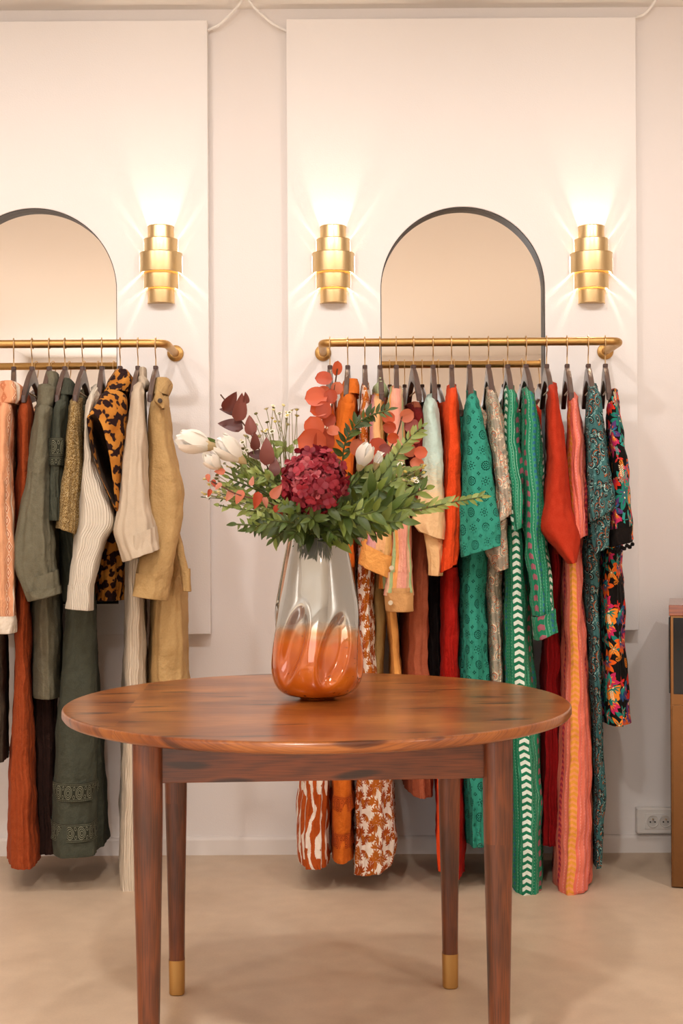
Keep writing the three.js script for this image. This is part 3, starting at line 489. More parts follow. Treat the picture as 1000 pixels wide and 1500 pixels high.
{ const G = hang(534, 0); garment('leaf_print_dress', 'white maxi dress printed with rust leaves behind the vase', 'dress', HG('leaf print dress'), G, [
  ['bodice', [[560, 531, 540], [600, 525, 541], [640, 522, 541], [720, 519, 543], [800, 519, 548]], leafy, { ...body, zf: 0.2 }],
  ['dress_skirt', [[790, 519, 548], [900, 521, 546], [985, 521, 550], [1060, 518, 560], [1140, 515, 572], [1200, 513, 575], [1250, 512, 577], [512, 1277, 572, 1262]], leafy, { ...skirt, amp: 0.014 }]], RIGHT); }
{ const G = hang(556, 0); const o = garment('striped_shirt', 'orange and tan wide striped shirt with pale green collar', 'shirt', HG('orange and tan striped shirt'), G, [
  ['shirt_body', [[574, 546, 566], [620, 542, 566], [720, 542, 570], [860, 548, 572]], shirt, body],
  ['collar', [[560, 552, 562], [566, 546, 567], [578, 548, 567], [586, 552, 562]], greenTrim, { zf: 0.11, zb: -0.05, amp: 0.002 }],
  ['sleeve', [[578, 543, 563], [620, 540, 561], [680, 539, 562], [730, 537, 568], [770, 531, 575], [526, 800, 576, 812], [522, 824, 574, 846]], shirt, sleeve(0.03, { u: 0.08 })],
  ['cuff', [[525, 804, 577, 816], [521, 826, 574, 850]], peachCuff, { zf: 0.312, zb: 0.175, amp: 0.002, cap: 0 }]], RIGHT);
  button(o, G, 571, 832, 0.31, pearl); }
{ const G = hang(563, 0); garment('khaki_trousers', 'khaki trousers hanging under the striped shirts', 'trousers', null, G, [['trouser_leg', [[840, 543, 564], [920, 543, 562], [990, 542, 558], [1100, 540, 556]], khaki, { zf: 0.12, zb: -0.1, amp: 0.004 }]], RIGHT); }
{ const G = hang(574, 0); garment('amber_skirt', 'amber yellow narrow skirt hanging under the pink striped shirt', 'skirt', null, G, [['skirt_panel', [[860, 560, 576], [920, 565, 580], [990, 570, 586], [1090, 572, 588]], peachCuff, { zf: 0.16, zb: -0.1, amp: 0.004 }]], RIGHT); }
{ const G = hang(580, 0); const o = garment('pink_striped_shirt', 'peach and green striped shirt with buttoned cuff', 'shirt', HG('peach and green striped shirt'), G, [
  ['shirt_body', [[566, 572, 586], [620, 567, 592], [720, 568, 594], [850, 574, 596]], shirtPink, body],
  ['sleeve', [[566, 571, 587], [610, 566, 591], [680, 566, 592], [750, 572, 597], [800, 575, 600], [840, 569, 602], [872, 561, 602]], shirtPink, sleeve(0.06)],
  ['cuff', [[868, 560, 602.5], [895, 563, 601]], terracotta.clone(), { zf: 0.342, zb: 0.2, amp: 0.002, cap: 0 }]], RIGHT);
  o.children.at(-1).material = cloth(0xcf9a62); button(o, G, 569, 883, 0.34, pearl); }
{ const G = hang(605, 0, 0.9, 0.12); garment('terracotta_dress', 'terracotta brown straight dress beside the peach striped shirt', 'dress', HG('terracotta straight dress'), G, [
  ['dress_body', [[590, 596, 612], [650, 592, 620], [770, 594, 622], [900, 588, 622], [985, 585, 622], [1100, 588, 624], [1161, 590, 625]], terracotta, { ...body }],
  ['bodice', [[592, 594, 612], [640, 590, 618], [720, 590, 620], [775, 592, 621]], burgundy, { ...sleeve(-0.02) }]], RIGHT); }
{ const G = hang(622, 0); garment('black_dress', 'black long dress between the terracotta and red dresses', 'dress', null, G, [['dress_body', [[590, 616, 632], [700, 616, 640], [840, 618, 644], [985, 620, 644], [1120, 622, 646]], black, { ...body, zf: 0.1 }]], RIGHT); }
{ const G = hang(634, 0); garment('dip_dyed_sweater', 'mint to peach dip dyed sweater with gathered sleeve', 'sweater', HG('dip dyed sweater'), G, [
  ['sweater_body', [[582, 625, 638], [640, 620, 646], [760, 622, 647], [800, 622, 646]], dip, { ...body, v: 0 }],
  ['sleeve', [[578, 625, 637], [600, 618, 641], [650, 616, 647], [700, 613, 649], [740, 607, 649], [600, 764, 649, 775], [610, 778, 648, 790]], dip, sleeve(0.05, { k: [2, 4, 7] })],
  ['cuff', [[615, 772, 649, 780], [619, 790, 648, 800], [624, 820, 647, 825], [625, 842, 645, 843]], peach, { zf: 0.29, zb: 0.16, amp: 0.004 }]], RIGHT); }
{ const G = hang(661, 0); garment('vermilion_dress', 'bright vermilion red long dress beside the green eyelet dress', 'dress', HG('vermilion dress'), G, [
  ['bodice', [[590, 643, 660], [640, 643, 664], [760, 642, 666], [850, 642, 668]], vermilion, { ...body, zf: 0.15 }],
  ['sleeve', [[564, 656, 668], [600, 650, 671], [700, 648, 672], [780, 646, 671], [641, 816, 671, 800], [640, 839, 667, 826]], vermilion, sleeve(0.03)],
  ['dress_skirt', [[830, 642, 670], [985, 640, 672], [1140, 634, 678], [1277, 636, 676]], crimson, { ...skirt }],
  ['skirt_panel', [[1050, 636, 652], [1140, 634, 652], [1276, 636, 654]], vermilion, { zf: 0.24, zb: 0.18, amp: 0.003 }]], RIGHT); }
{ const G = hang(687, 0); garment('eyelet_dress', 'teal green eyelet cotton dress with wide sleeve', 'dress', HG('teal eyelet dress'), G, [
  ['slip', [[580, 684, 694], [640, 682, 702], [800, 678, 704], [1000, 676, 706], [1200, 680, 702]], slip, { ...body, zf: 0.12, zb: -0.14 }],  // added dark layer, seen through the eyelet holes as shade
  ['bodice', [[572, 684, 696], [620, 680, 704], [720, 676, 712], [840, 672, 713]], eyeletGreen, { ...body, hem: 0 }],
  ['sleeve', [[572, 684, 696], [600, 679, 703], [650, 676, 713], [700, 672, 721], [750, 669.5, 727], [668, 796, 731, 782], [671, 816, 731, 798]], eyeletGreen, sleeve(0.06, { amp: 0.01, k: [2, 4, 6] })],
  ['sleeve_inner', [[600, 682, 700], [700, 676, 716], [674, 808, 727, 790]], slip, sleeve(0.045, { hem: 0 })],  // same shade-coloured layer behind the sleeve eyelets
  ['dress_skirt', [[806, 671, 714], [870, 668, 709], [985, 667, 716], [1100, 671, 714], [1231, 677, 710]], eyeletGreen, { ...skirt, amp: 0.013 }]], RIGHT); }
{ const G = hang(715, 0); garment('orange_paisley_dress', 'orange and grey paisley print dress beside the teal eyelet dress', 'dress', HG('orange paisley dress'), G, [
  ['dress_body', [[568, 713, 724], [620, 712, 734], [760, 712, 738], [860, 708, 734], [990, 711, 734], [1140, 708, 730], [1247, 704, 726]], paisleyO, body],
  ['sleeve', [[566, 712, 724], [600, 713, 732], [650, 715, 737], [700, 720, 744], [740, 724, 749], [722, 768, 750, 752]], paisleyO, sleeve(0.02)],
  ['cuff', [[760, 722, 742], [708, 800, 740, 782], [716, 822, 741, 810], [724, 838, 741, 832]], paisleyO, { zf: 0.25, zb: 0.15, amp: 0.004 }]], RIGHT); }
{ const G = hang(743, 0); garment('chevron_dress', 'emerald green maxi dress with white chevron stripe down the skirt', 'dress', HG('emerald chevron striped dress'), G, [
  ['bodice', [[565, 740, 752], [620, 737, 758], [720, 738, 764], [800, 740, 764]], green, { ...body, u: 0.02 }],
  ['sleeve', [[564, 740, 752], [600, 738, 757], [650, 736, 760], [690, 737, 764], [740, 741, 764], [747, 778, 761, 772]], green, sleeve(0.0, { u: 0.055 })],
  ['dress_skirt', [[770, 738, 764], [850, 735, 770], [985, 733, 780], [1085, 737, 787], [1200, 741, 790], [1285, 742, 791], [742, 1305, 790, 1296]], green, { ...skirt, zf: 0.23, amp: 0.008, u: 0.1 }]], RIGHT); }
{ const G = hang(770, 0); garment('lurex_blouse', 'emerald striped blouse with long sleeve and gathered cuff', 'blouse', HG('emerald long sleeved blouse'), G, [
  ['blouse_body', [[568, 765, 780], [640, 763, 786], [760, 764, 790], [860, 768, 792]], green, { ...body, u: 0.14 }],
  ['sleeve', [[568, 764, 780], [600, 762, 785], [650, 762, 792], [720, 763, 795], [800, 766, 798], [860, 773, 804], [902, 778, 805]], green, sleeve(0.035, { u: 0.185 })],
  ['cuff', [[776, 904, 808, 897], [776, 918, 810, 911], [779, 938, 812, 926]], green, { zf: 0.318, zb: 0.2, amp: 0.002, cap: 0, u: 0.01 }]], RIGHT); }
{ const G = hang(800, 0); garment('red_blouse', 'rust red draped blouse with pointed sleeve', 'blouse', HG('rust red draped blouse'), G, [
  ['blouse_body', [[564, 802, 812], [620, 800, 820], [760, 800, 826], [810, 806, 828]], rustRed, body],
  ['sleeve', [[561, 802, 812], [600, 799, 818], [650, 798, 824], [700, 796, 829], [740, 791, 833], [785, 772, 838, 762], [797, 790, 842, 784], [812, 806, 842, 802], [829, 826, 838, 824]], rustRed, sleeve(0.06, { k: [2, 3], hem: 0 })]], RIGHT); }
{ const G = hang(806, 0); garment('dark_red_skirt', 'dark red long skirt under the rust red blouse', 'skirt', null, G, [['skirt_panel', [[770, 804, 822], [850, 800, 820], [985, 790, 820], [1110, 787, 818], [1231, 786, 816]], darkRed, { ...skirt, zf: 0.14, cap: 1 }]], RIGHT); }
{ const G = hang(830, 0); garment('coral_dress', 'coral pink maxi dress with mustard chevron stripe', 'dress', HG('coral chevron striped dress'), G, [
  ['bodice', [[576, 832, 842], [640, 830, 850], [760, 826, 852], [810, 822, 850]], coral, body],
  ['sleeve', [[575, 832, 842], [620, 829, 850], [700, 830, 854], [750, 835, 855], [840, 792, 855, 784]], coral, sleeve(0.01, { u: 0.06 })],
  ['dress_skirt', [[790, 822, 848], [850, 820, 850], [985, 818, 858], [1100, 812, 862], [1200, 808, 863], [1285, 805, 862], [806, 1302, 861, 1294]], coral, { ...skirt, zf: 0.24, amp: 0.008, u: 0.1 }]], RIGHT); }
{ const G = hang(861, 0); garment('teal_paisley_dress', 'grey teal paisley print dress with ruffled short sleeve', 'dress', HG('teal paisley dress'), G, [
  ['dress_body', [[566, 860, 874], [640, 856, 880], [760, 850, 878], [860, 851, 876], [985, 858, 877], [1090, 862, 878], [1150, 863, 882], [1200, 863, 878], [1262, 863, 876]], paisleyT, { ...body }],
  ['sleeve', [[563, 859, 874], [600, 855, 879], [650, 853, 886], [700, 854, 891], [856, 738, 895, 730], [860, 764, 890, 748]], paisleyT, sleeve(0.04)],
  ['sleeve_ruffle', [[748, 860, 889], [775, 864, 888], [866, 812, 888, 800]], paisleyT, { zf: 0.28, zb: 0.15, amp: 0.007, k: [4, 6, 9] }]], RIGHT); }
{ const G = hang(886, 0); const o = garment('floral_dress', 'black dress with bright tropical floral print and pompom trim', 'dress', HG('black floral dress'), G, [
  ['dress_body', [[574, 892, 902], [640, 886, 908], [780, 880, 908], [860, 876, 910], [985, 876, 914], [1040, 877, 919], [1057, 879, 919]], floral, { ...body }],
  ['sleeve', [[571, 893, 902], [600, 887, 906], [640, 886, 912], [700, 888, 918], [760, 888, 921], [888, 798, 921, 790]], floral, sleeve(0.01, { k: [2, 3], u: 0.1, v: 0.11 })],
  ['hem_band', [[888, 776, 922, 770], [888, 801, 922, 793]], black, { zf: 0.285, zb: 0.155, amp: 0.003, cap: 0 }]], RIGHT);
  const pom = new THREE.IcosahedronGeometry(0.0062, 2); { const p = pom.attributes.position; for (let i = 0; i < p.count; i++) { const k = 1 + 0.22 * n3(p.getX(i) * 900, p.getY(i) * 900, p.getZ(i) * 900); p.setXYZ(i, p.getX(i) * k, p.getY(i) * k, p.getZ(i) * k); } pom.computeVertexNormals(); }
  for (let k = 0; k < 9; k++) { const t = k / 8, px = lerp(889, 921, t), py = lerp(806, 797, t) + (k % 2) * 3, z = 0.22 + 0.06 * Math.sin(Math.PI * (0.15 + 0.7 * t)), d = ZR - z, p = at(px, py, d), c = at(G.hook, py, d); mesh('pompom', pom.clone().translate(p.x - c.x, p.y - G.y, z), black, o); } }
// ------------------------------------------------------------------ table
const grain = (u, v, o, f) => { const w = v * f + 0.9 * n2(u * 1.2 + o, v * 3) + 0.25 * n2(u * 5, v * 14 + o); return 0.5 + 0.5 * Math.sin(w * TAU); };
function woodTex(w, h, size, a, b, dark, o, f) {
  return pixelTex(w, h, size, (u, v) => {
    const g = grain(u * size[0] * 2, v * size[1] * 2, o, f), fine = n2(u * size[0] * 9 + o, v * size[1] * 260), fig = n2(u * size[0] * 2.6 + o * 3, v * size[1] * 5), knot = smooth(0.55, 0.85, n2(u * size[0] * 3.2 + 40 + o, v * size[1] * 16));
    return mixc(mixc(rgb(a), rgb(b), clamp(0.42 + 0.4 * fig + 0.22 * (g - 0.5) + 0.14 * fine, 0, 1)), rgb(dark), clamp(0.7 * knot + 0.22 * Math.max(0, -fine), 0, 0.85));
  });
}
const woodTop = woodTex(1024, 1024, [1.3, 1.3], 0x7a3d17, 0xb8712f, 0x3a180a, 3, 5);
const woodDark = woodTex(1024, 512, [1, 0.5], 0x46200c, 0x8a451c, 0x1c0b05, 9, 8);
const matTop = new THREE.MeshPhysicalMaterial({ map: woodTop, roughness: 0.3, clearcoat: 0.35, clearcoatRoughness: 0.18 });
const matLegWood = new THREE.MeshPhysicalMaterial({ map: woodDark, roughness: 0.36, clearcoat: 0.2, clearcoatRoughness: 0.25 });
const TZ = 2.84, TH = 0.76, TR = 0.548, TX = (463.5 - 500) / F * TZ;
const table = thing('round_table', 'round dark wooden table with tapered legs and brass feet', 'table', V(TX, 0, -TZ), 0.052);
{
  const prof = [[0, TH - 0.024], [TR - 0.012, TH - 0.024], [TR - 0.004, TH - 0.0215], [TR, TH - 0.016], [TR, TH - 0.006], [TR - 0.0015, TH - 0.0025], [TR - 0.005, TH], [0, TH]].map((a) => new THREE.Vector2(...a));
  const g = new THREE.LatheGeometry(prof, 160), p = g.attributes.position, uv = g.attributes.uv;
  for (let i = 0; i < p.count; i++) uv.setXY(i, p.getX(i) + 0.4, p.getZ(i) + (p.getY(i) - TH));
  const gg = g.toNonIndexed(); gg.computeVertexNormals(); const merged = mergeVertices(gg, 1e-4);
  mesh('tabletop', g, matTop, table);
  const hx = 0.336, hz = 0.352;
  const uvTurn = (g2, sideways) => { const q = g2.attributes.position, t = g2.attributes.uv; for (let i = 0; i < q.count; i++) { if (sideways) t.setXY(i, q.getX(i) + q.getZ(i), q.getY(i)); else t.setXY(i, q.getX(i) * 1.2 + q.getZ(i), q.getY(i)); } return g2; };
  for (const s of [-1, 1]) {
    mesh('apron', uvTurn(box(hx * 2 - 0.03, 0.082, 0.02, 0, TH - 0.065, s * (hz - 0.006), 0.002), 1), matLegWood, table);
    mesh('apron', uvTurn(box(0.02, 0.082, hz * 2 - 0.03, s * (hx - 0.006), TH - 0.065, 0, 0.002), 1), matLegWood, table);
  }
  for (const sx of [-1, 1]) for (const sz of [-1, 1]) {
    const ringAt = (y, r) => { const pts = []; for (let i = 0; i <= 28; i++) { const a = i / 28 * TAU, c = Math.cos(a), s = Math.sin(a); pts.push([r * Math.sign(c) * Math.pow(Math.abs(c), 0.72), y, r * Math.sign(s) * Math.pow(Math.abs(s), 0.72)]); } return pts; };
    const column = (list) => { const pos = [], uv2 = [], idx = []; list.forEach(([y, r], j) => ringAt(y, r).forEach((q, i) => { pos.push(...q); uv2.push(q[1] + sx * 0.3 + sz * 0.17, i / 28 * 0.2); if (j && i) { const a = (j - 1) * 29 + i - 1, b = a + 29; idx.push(a, a + 1, b, b, a + 1, b + 1); } })); const g2 = new THREE.BufferGeometry(); g2.setAttribute('position', new THREE.Float32BufferAttribute(pos, 3)); g2.setAttribute('uv', new THREE.Float32BufferAttribute(uv2, 2)); g2.setIndex(idx); g2.computeVertexNormals(); return g2; };
    const R = (y) => lerp(0.0185, 0.029, smooth(0, 0.72, y));
    const leg = mesh('leg', column([[TH - 0.025, 0.0285], [0.6, R(0.6)], [0.45, R(0.45)], [0.3, R(0.3)], [0.15, R(0.15)], [0.084, R(0.084)]]), matLegWood, table);
    const foot = mesh('brass_foot', column([[0.086, R(0.086) + 0.001], [0.04, R(0.04) + 0.0008], [0.004, R(0) + 0.0006], [0.0005, R(0) - 0.002], [0.0005, 0.0001]]), matBrass, leg);
    leg.position.set(sx * hx, 0, sz * hz);
  }
}
// ------------------------------------------------------------------ vase
const VX = (463.5 - 500) / F * 2.88, VZ = 2.88;
const vase = thing('glass_vase', 'dented glass vase, silvery at the mouth and amber at the base, on the round table', 'vase', V(VX, TH, -VZ));
{
  const k = VZ / F, prof = [[0, 24], [3, 30], [7, 47], [14, 57], [26, 64], [44, 67.5], [70, 67.5], [100, 65], [130, 61], [165, 54.5], [200, 48], [226, 42.5], [233, 41.5]].map(([y, r]) => [r * k, y * k * 1.012]);
  const curve = new THREE.CatmullRomCurve3(prof.map(([r, y]) => V(r, y, 0)), false, 'centripetal'), N = 90, M = 150, pos = [], uv = [], idx = [];
  const H = prof.at(-1)[1];
  const dents = [[1.15, 0.115, 0.32, 0.075, 0.02], [2.15, 0.125, 0.3, 0.08, 0.02], [0.1, 0.13, 0.3, 0.08, 0.02], [3.2, 0.12, 0.3, 0.08, 0.02], [4.2, 0.12, 0.3, 0.08, 0.02], [5.2, 0.12, 0.3, 0.08, 0.02]];
  const rings = []; for (let j = 0; j <= N; j++) { const q = curve.getPoint(j / N); rings.push([q.x, q.y, 0]); }
  for (let j = 0; j <= N; j += 2) { const q = rings[N - j]; if (q[1] > 0.012) rings.push([q[0] - 0.004, q[1] - (j ? 0 : 0.0005), 1]); }
  rings.push([0.0001, 0.012, 1]); rings.unshift([0.0001, 0.0005, 0]);
  rings.forEach(([r, y], j) => { for (let i = 0; i <= M; i++) {
    const a = i / M * TAU; let d = 0;
    for (const [da, dy, wa, wy, dep] of dents) { let x = a - da + (y - dy) * 2.6; x = Math.atan2(Math.sin(x), Math.cos(x)); const e2 = (x / wa) ** 2 + ((y - dy) / wy) ** 2; d -= dep * Math.exp(-1.3 * e2 * e2 * e2); }
    d += 0.0022 * Math.sin(a * 6 + 0.6) * smooth(0.12, 0.25, y);
    const q = Math.max(0.0001, r + d * smooth(0.005, 0.03, r)); pos.push(q * Math.cos(a), y, q * Math.sin(a)); uv.push(i / M, y / H);
    if (j && i) { const p = (j - 1) * (M + 1) + i - 1, b = p + M + 1; idx.push(p, b, p + 1, b, b + 1, p + 1); }
  } });
  const g = new THREE.BufferGeometry(); g.setAttribute('position', new THREE.Float32BufferAttribute(pos, 3)); g.setAttribute('uv', new THREE.Float32BufferAttribute(uv, 2)); g.setIndex(idx); g.computeVertexNormals();
  // ombre blown glass: a silver lustre on clear glass above, amber glass with specks and streaks below
  const dye = pixelTex(256, 512, [1, 1], (u, v) => { const h = 1 - v, e2 = h + 0.05 * tile(u, v, 5) + 0.03 * tile(u, v, 15, 3), amber = mixc(rgb(0xe67c1a), rgb(0xb84e0a), 0.5 + 0.5 * tile(u, v, 6, 8)), sp = smooth(0.55, 0.75, tile(u, v, 28, 2)); return mixc(mixc(amber, rgb(0x5c2408), sp * 0.6), rgb(0xb9bcb8), smooth(0.34, 0.5, e2)); });
  const lustre = pixelTex(128, 256, [1, 1], (u, v) => { const h = 1 - v + 0.05 * tile(u, v, 5), m = lerp(40, 190, smooth(0.34, 0.5, h)); return [m, m, m]; }, false);
  mesh('vase_body', g, new THREE.MeshPhysicalMaterial({ map: dye, metalness: 1, metalnessMap: lustre, roughness: 0.05, transmission: 0.05, clearcoat: 1, clearcoatRoughness: 0.02 }), vase);
}
// ------------------------------------------------------------------ cabinet and power sockets on the right
{
  const d = 4.08, p = at(983, 1303, d), top = at(983, 886, d).y, W = 0.6, D = 0.38, c = thing('bronze_cabinet', 'bronze mirrored cabinet with polished wooden top by the wall', 'cabinet', V(p.x, 0, -d), Math.atan2(-p.x, d) * 1.02);
  const bronze = new THREE.MeshPhysicalMaterial({ color: 0x74502f, metalness: 0.9, roughness: 0.2 }), glass = new THREE.MeshPhysicalMaterial({ color: 0x0a090a, roughness: 0.08, specularIntensity: 0.6 });
  mesh('cabinet_body', box(W, top - 0.034, D, 0, (top - 0.034) / 2 + 0.001, 0, 0.003).translate(W / 2, 0, -D / 2), bronze, c);
  mesh('cabinet_top', box(W + 0.006, 0.034, D + 0.006, W / 2, top - 0.017, -D / 2, 0.002), new THREE.MeshPhysicalMaterial({ map: woodTop, color: 0xffd9b8, roughness: 0.2, clearcoat: 0.6 }), c);
  mesh('glass_door', box(W - 0.02, 0.24, 0.006, W / 2, top - 0.16, 0.003, 0.001), glass, c);
  mesh('lower_panel', box(W - 0.012, top - 0.32, 0.006, W / 2, (top - 0.31) / 2, 0.003, 0.001), bronze, c);
  mesh('side_glass', box(0.004, 0.24, D - 0.03, -0.002, top - 0.16, -D / 2), glass, c);
}
{
  const z = ZW - 0.03, a = at(932, 1183, z), b = at(1040, 1221, z), w = b.x - a.x, h = 0.088, o = thing('socket_block', 'white triple power socket block above the skirting board', 'socket', V((a.x + b.x) / 2, (a.y + b.y) / 2, -ZW + 0.0005));
  const plastic = new THREE.MeshPhysicalMaterial({ color: 0xece6de, roughness: 0.35 });
  mesh('socket_box', box(w, h, 0.036, 0, 0, 0.018, 0.005), plastic, o); mesh('socket_plate', box(w - 0.05, h * 0.62, 0.004, 0.002, 0, 0.037, 0.0015), plastic, o);
  for (let k = 0; k < 5; k++) {
    const x = at(954.5 + k * 19, 1202, z).x - o.position.x; if (x > w / 2 - 0.03) break;
    const s = mesh('socket', new THREE.LatheGeometry([[0.0195, 0.003], [0.021, 0.003], [0.021, -0.001], [0.0195, 0.003], [0.018, -0.006], [0, -0.006]].map((q) => new THREE.Vector2(...q)), 32).rotateX(Math.PI / 2).translate(x, 0, 0.04), plastic, o);
    mesh('socket_face', new THREE.CircleGeometry(0.0185, 28).translate(x, 0, 0.0395), new THREE.MeshStandardMaterial({ color: 0xd9d2c9, roughness: 0.5 }), s);
    for (const q of [-0.008, 0.008]) mesh('pin_hole', new THREE.CylinderGeometry(0.0027, 0.0027, 0.004, 12).rotateX(Math.PI / 2).translate(x + q, -0.002, 0.0395), matBlack, s);
    mesh('earth_pin', new THREE.CylinderGeometry(0.0022, 0.0022, 0.014, 12).rotateX(Math.PI / 2).translate(x, 0.008, 0.045), matHook, s);
  }
}
// ------------------------------------------------------------------ flowers and branches in the vase
const MOUTH = V(VX, TH + 0.335, -VZ);
const leafMat = (hex, t = 0.25) => new THREE.MeshPhysicalMaterial({ color: hex, roughness: 0.5, transmission: t, thickness: 0, side: THREE.DoubleSide });
function leafGeo(wid, prof, fold, bend, cup = 0) {                 // unit leaf along +y, face towards +z
  const A = 8, B = 4, pos = [], idx = [], uv = [];
  for (let j = 0; j <= A; j++) for (let i = 0; i <= B; i++) { const s = j / A, t = i / B * 2 - 1, x = t * wid * prof(s); pos.push(x, s - bend * bend * 0.3 * s * s, Math.abs(t) * wid * prof(s) * fold - bend * s * s + cup * (t * t) * wid); uv.push(t, s); if (j && i) { const a = (j - 1) * (B + 1) + i - 1, b = a + B + 1; idx.push(a, a + 1, b, a + 1, b + 1, b); } }
  const g = new THREE.BufferGeometry(); g.setAttribute('position', new THREE.Float32BufferAttribute(pos, 3)); g.setAttribute('uv', new THREE.Float32BufferAttribute(uv, 2)); g.setIndex(idx); g.computeVertexNormals(); return g;
}
const lance = (s) => Math.pow(Math.sin(Math.PI * Math.pow(s, 0.8)), 0.9), oval = (s) => Math.sqrt(Math.max(0, 1 - (2 * s - 1) ** 2)), drop = (s) => Math.pow(Math.sin(Math.PI * Math.pow(s, 0.62)), 0.8);
const leafKinds = [leafGeo(0.17, lance, 0.3, 0.18), leafGeo(0.2, lance, 0.2, 0.4), leafGeo(0.19, lance, 0.35, -0.15)];
const roundKinds = [leafGeo(0.46, oval, 0.1, 0.12, 0.1), leafGeo(0.42, oval, 0.2, 0.3, 0.1)], dropKinds = [leafGeo(0.3, drop, 0.25, 0.25), leafGeo(0.28, drop, 0.1, 0.5)], fernKinds = [leafGeo(0.28, drop, 0.3, 0.3)];
const petalKind = leafGeo(0.27, (s) => Math.pow(Math.sin(Math.PI * Math.pow(s, 1.25) * 0.93 + 0.1), 0.7), -0.1, -0.42, 0.35);
const stemMat = new THREE.MeshStandardMaterial({ color: 0x4d5a26, roughness: 0.6 }), twigMat = new THREE.MeshStandardMaterial({ color: 0x5a3a26, roughness: 0.7 }), fineStem = new THREE.MeshStandardMaterial({ color: 0x8c8a52, roughness: 0.7 });
const greens = [0x6d7f30, 0x57702a, 0x84963f, 0x4a5f26].map((h) => leafMat(h)), paleGreens = [0x93a553, 0xaab968, 0x82964a].map((h) => leafMat(h)), darkGreens = [0x45571f, 0x37491c, 0x566a28].map((h) => leafMat(h, 0.12));
const oranges = [0xd45a2a, 0xc04a22, 0xd9744e].map((h) => leafMat(h)), browns = [0x6e3328, 0x5a2a24, 0x84453a].map((h) => leafMat(h, 0.15)), salmon = [0xd87a5c, 0xc84f30, 0xe0937a].map((h) => leafMat(h));
const pick = (a) => a[Math.floor(rand() * a.length) % a.length];
function orient(m, p, dir, face, len) { const y = dir.clone().normalize(), x = new THREE.Vector3().crossVectors(y, face).normalize(), z = new THREE.Vector3().crossVectors(x, y); m.quaternion.setFromRotationMatrix(new THREE.Matrix4().makeBasis(x, y, z)); m.scale.setScalar(len); m.position.copy(p); return m; }
const path3 = (pts) => new THREE.CatmullRomCurve3([V(rr(-0.02, 0.02), -0.12, rr(-0.02, 0.02)), V(rr(-0.012, 0.012), -0.01, rr(-0.012, 0.012)), ...pts.map(([x, y, z]) => at(x, y, VZ - (z ?? 0)).sub(MOUTH))], false, 'centripetal');
const STEMS = 'stems in the bouquet';
function branch(name, label, pts, o) {
  const b = thing(name, label, o.category ?? 'branch', MOUTH, 0, STEMS), c = path3(pts), r = o.r ?? 0.0018;
  mesh('stem', new THREE.TubeGeometry(c, 30, r, 6), o.stem ?? stemMat, b);
  const n = o.n, t0 = o.t0 ?? 0.35;
  for (let k = 0; k < n; k++) {
    const t = lerp(t0, 1, (k + 0.5) / n), p = c.getPoint(t), tan = c.getTangent(t), tip = k === n - 1;
    const around = (k % 2 ? 1 : -1) * (o.flat ?? 1) * (Math.PI / 2) + rr(-0.9, 0.9) + (o.spin ? k * 2.4 : 0);
    const side0 = new THREE.Vector3().crossVectors(tan, V(0, 0, 1)).normalize(), side = side0.clone().multiplyScalar(Math.sin(around)).addScaledVector(new THREE.Vector3().crossVectors(side0, tan), Math.cos(around));
    const dir = tan.clone().multiplyScalar(tip ? 1 : o.along ?? 0.8).addScaledVector(side, tip ? 0.05 : 1);
    const face = V(rr(-0.5, 0.5), rr(0.1, 0.7), 1);
    const len = o.len * rr(0.75, 1.2) * lerp(1, o.taper ?? 0.6, (k / n));
    orient(mesh('leaf', pick(o.kinds ?? leafKinds), pick(o.mats), b), p, dir, face, len);
  }
  return b;
}
reseed(101);
const G1 = { mats: greens, n: 26, len: 0.062 };
// broad green branches fanning right
branch('leafy_branch', 'long green branch reaching right across the teal eyelet dress', [[520, 765, 0.06], [590, 752, 0.1], [650, 738, 0.12], [706, 728, 0.12]], { mats: paleGreens, n: 44, len: 0.046, t0: 0.3, along: 1.5, taper: 0.45 });
branch('leafy_branch', 'pale green sprig rising towards the mint sweater', [[520, 740, 0.05], [565, 690, 0.06], [592, 650, 0.05], [618, 625, 0.03]], { mats: paleGreens, n: 30, len: 0.042, along: 1.1 });
branch('leafy_branch', 'dark green glossy branch leaning over the leaf print dress', [[500, 720, 0], [505, 650, 0.02], [530, 615, 0.03], [570, 600, 0.03]], { mats: darkGreens, n: 30, len: 0.036, t0: 0.5, along: 0.7 });
for (const [i, a] of [[[515, 740, 0.08], [560, 715, 0.12], [600, 690, 0.1]], [[520, 755, 0.1], [575, 735, 0.14], [625, 715, 0.12]], [[510, 760, 0.1], [560, 750, 0.16], [600, 742, 0.18]], [[510, 745, 0.02], [545, 705, 0.02], [580, 672, 0]], [[515, 770, 0.12], [555, 765, 0.18], [590, 764, 0.2]], [[490, 760, 0.14], [525, 755, 0.2], [552, 748, 0.22]], [[520, 750, -0.02], [580, 720, -0.04], [615, 695, -0.05]]].entries()) {
  branch('leafy_branch', 'broad leaved green branch leaning towards the dresses', a, { ...G1, n: 24, len: [0.066, 0.06, 0.064, 0.055, 0.058, 0.06, 0.055][i], t0: 0.28, along: 1.0 });
}
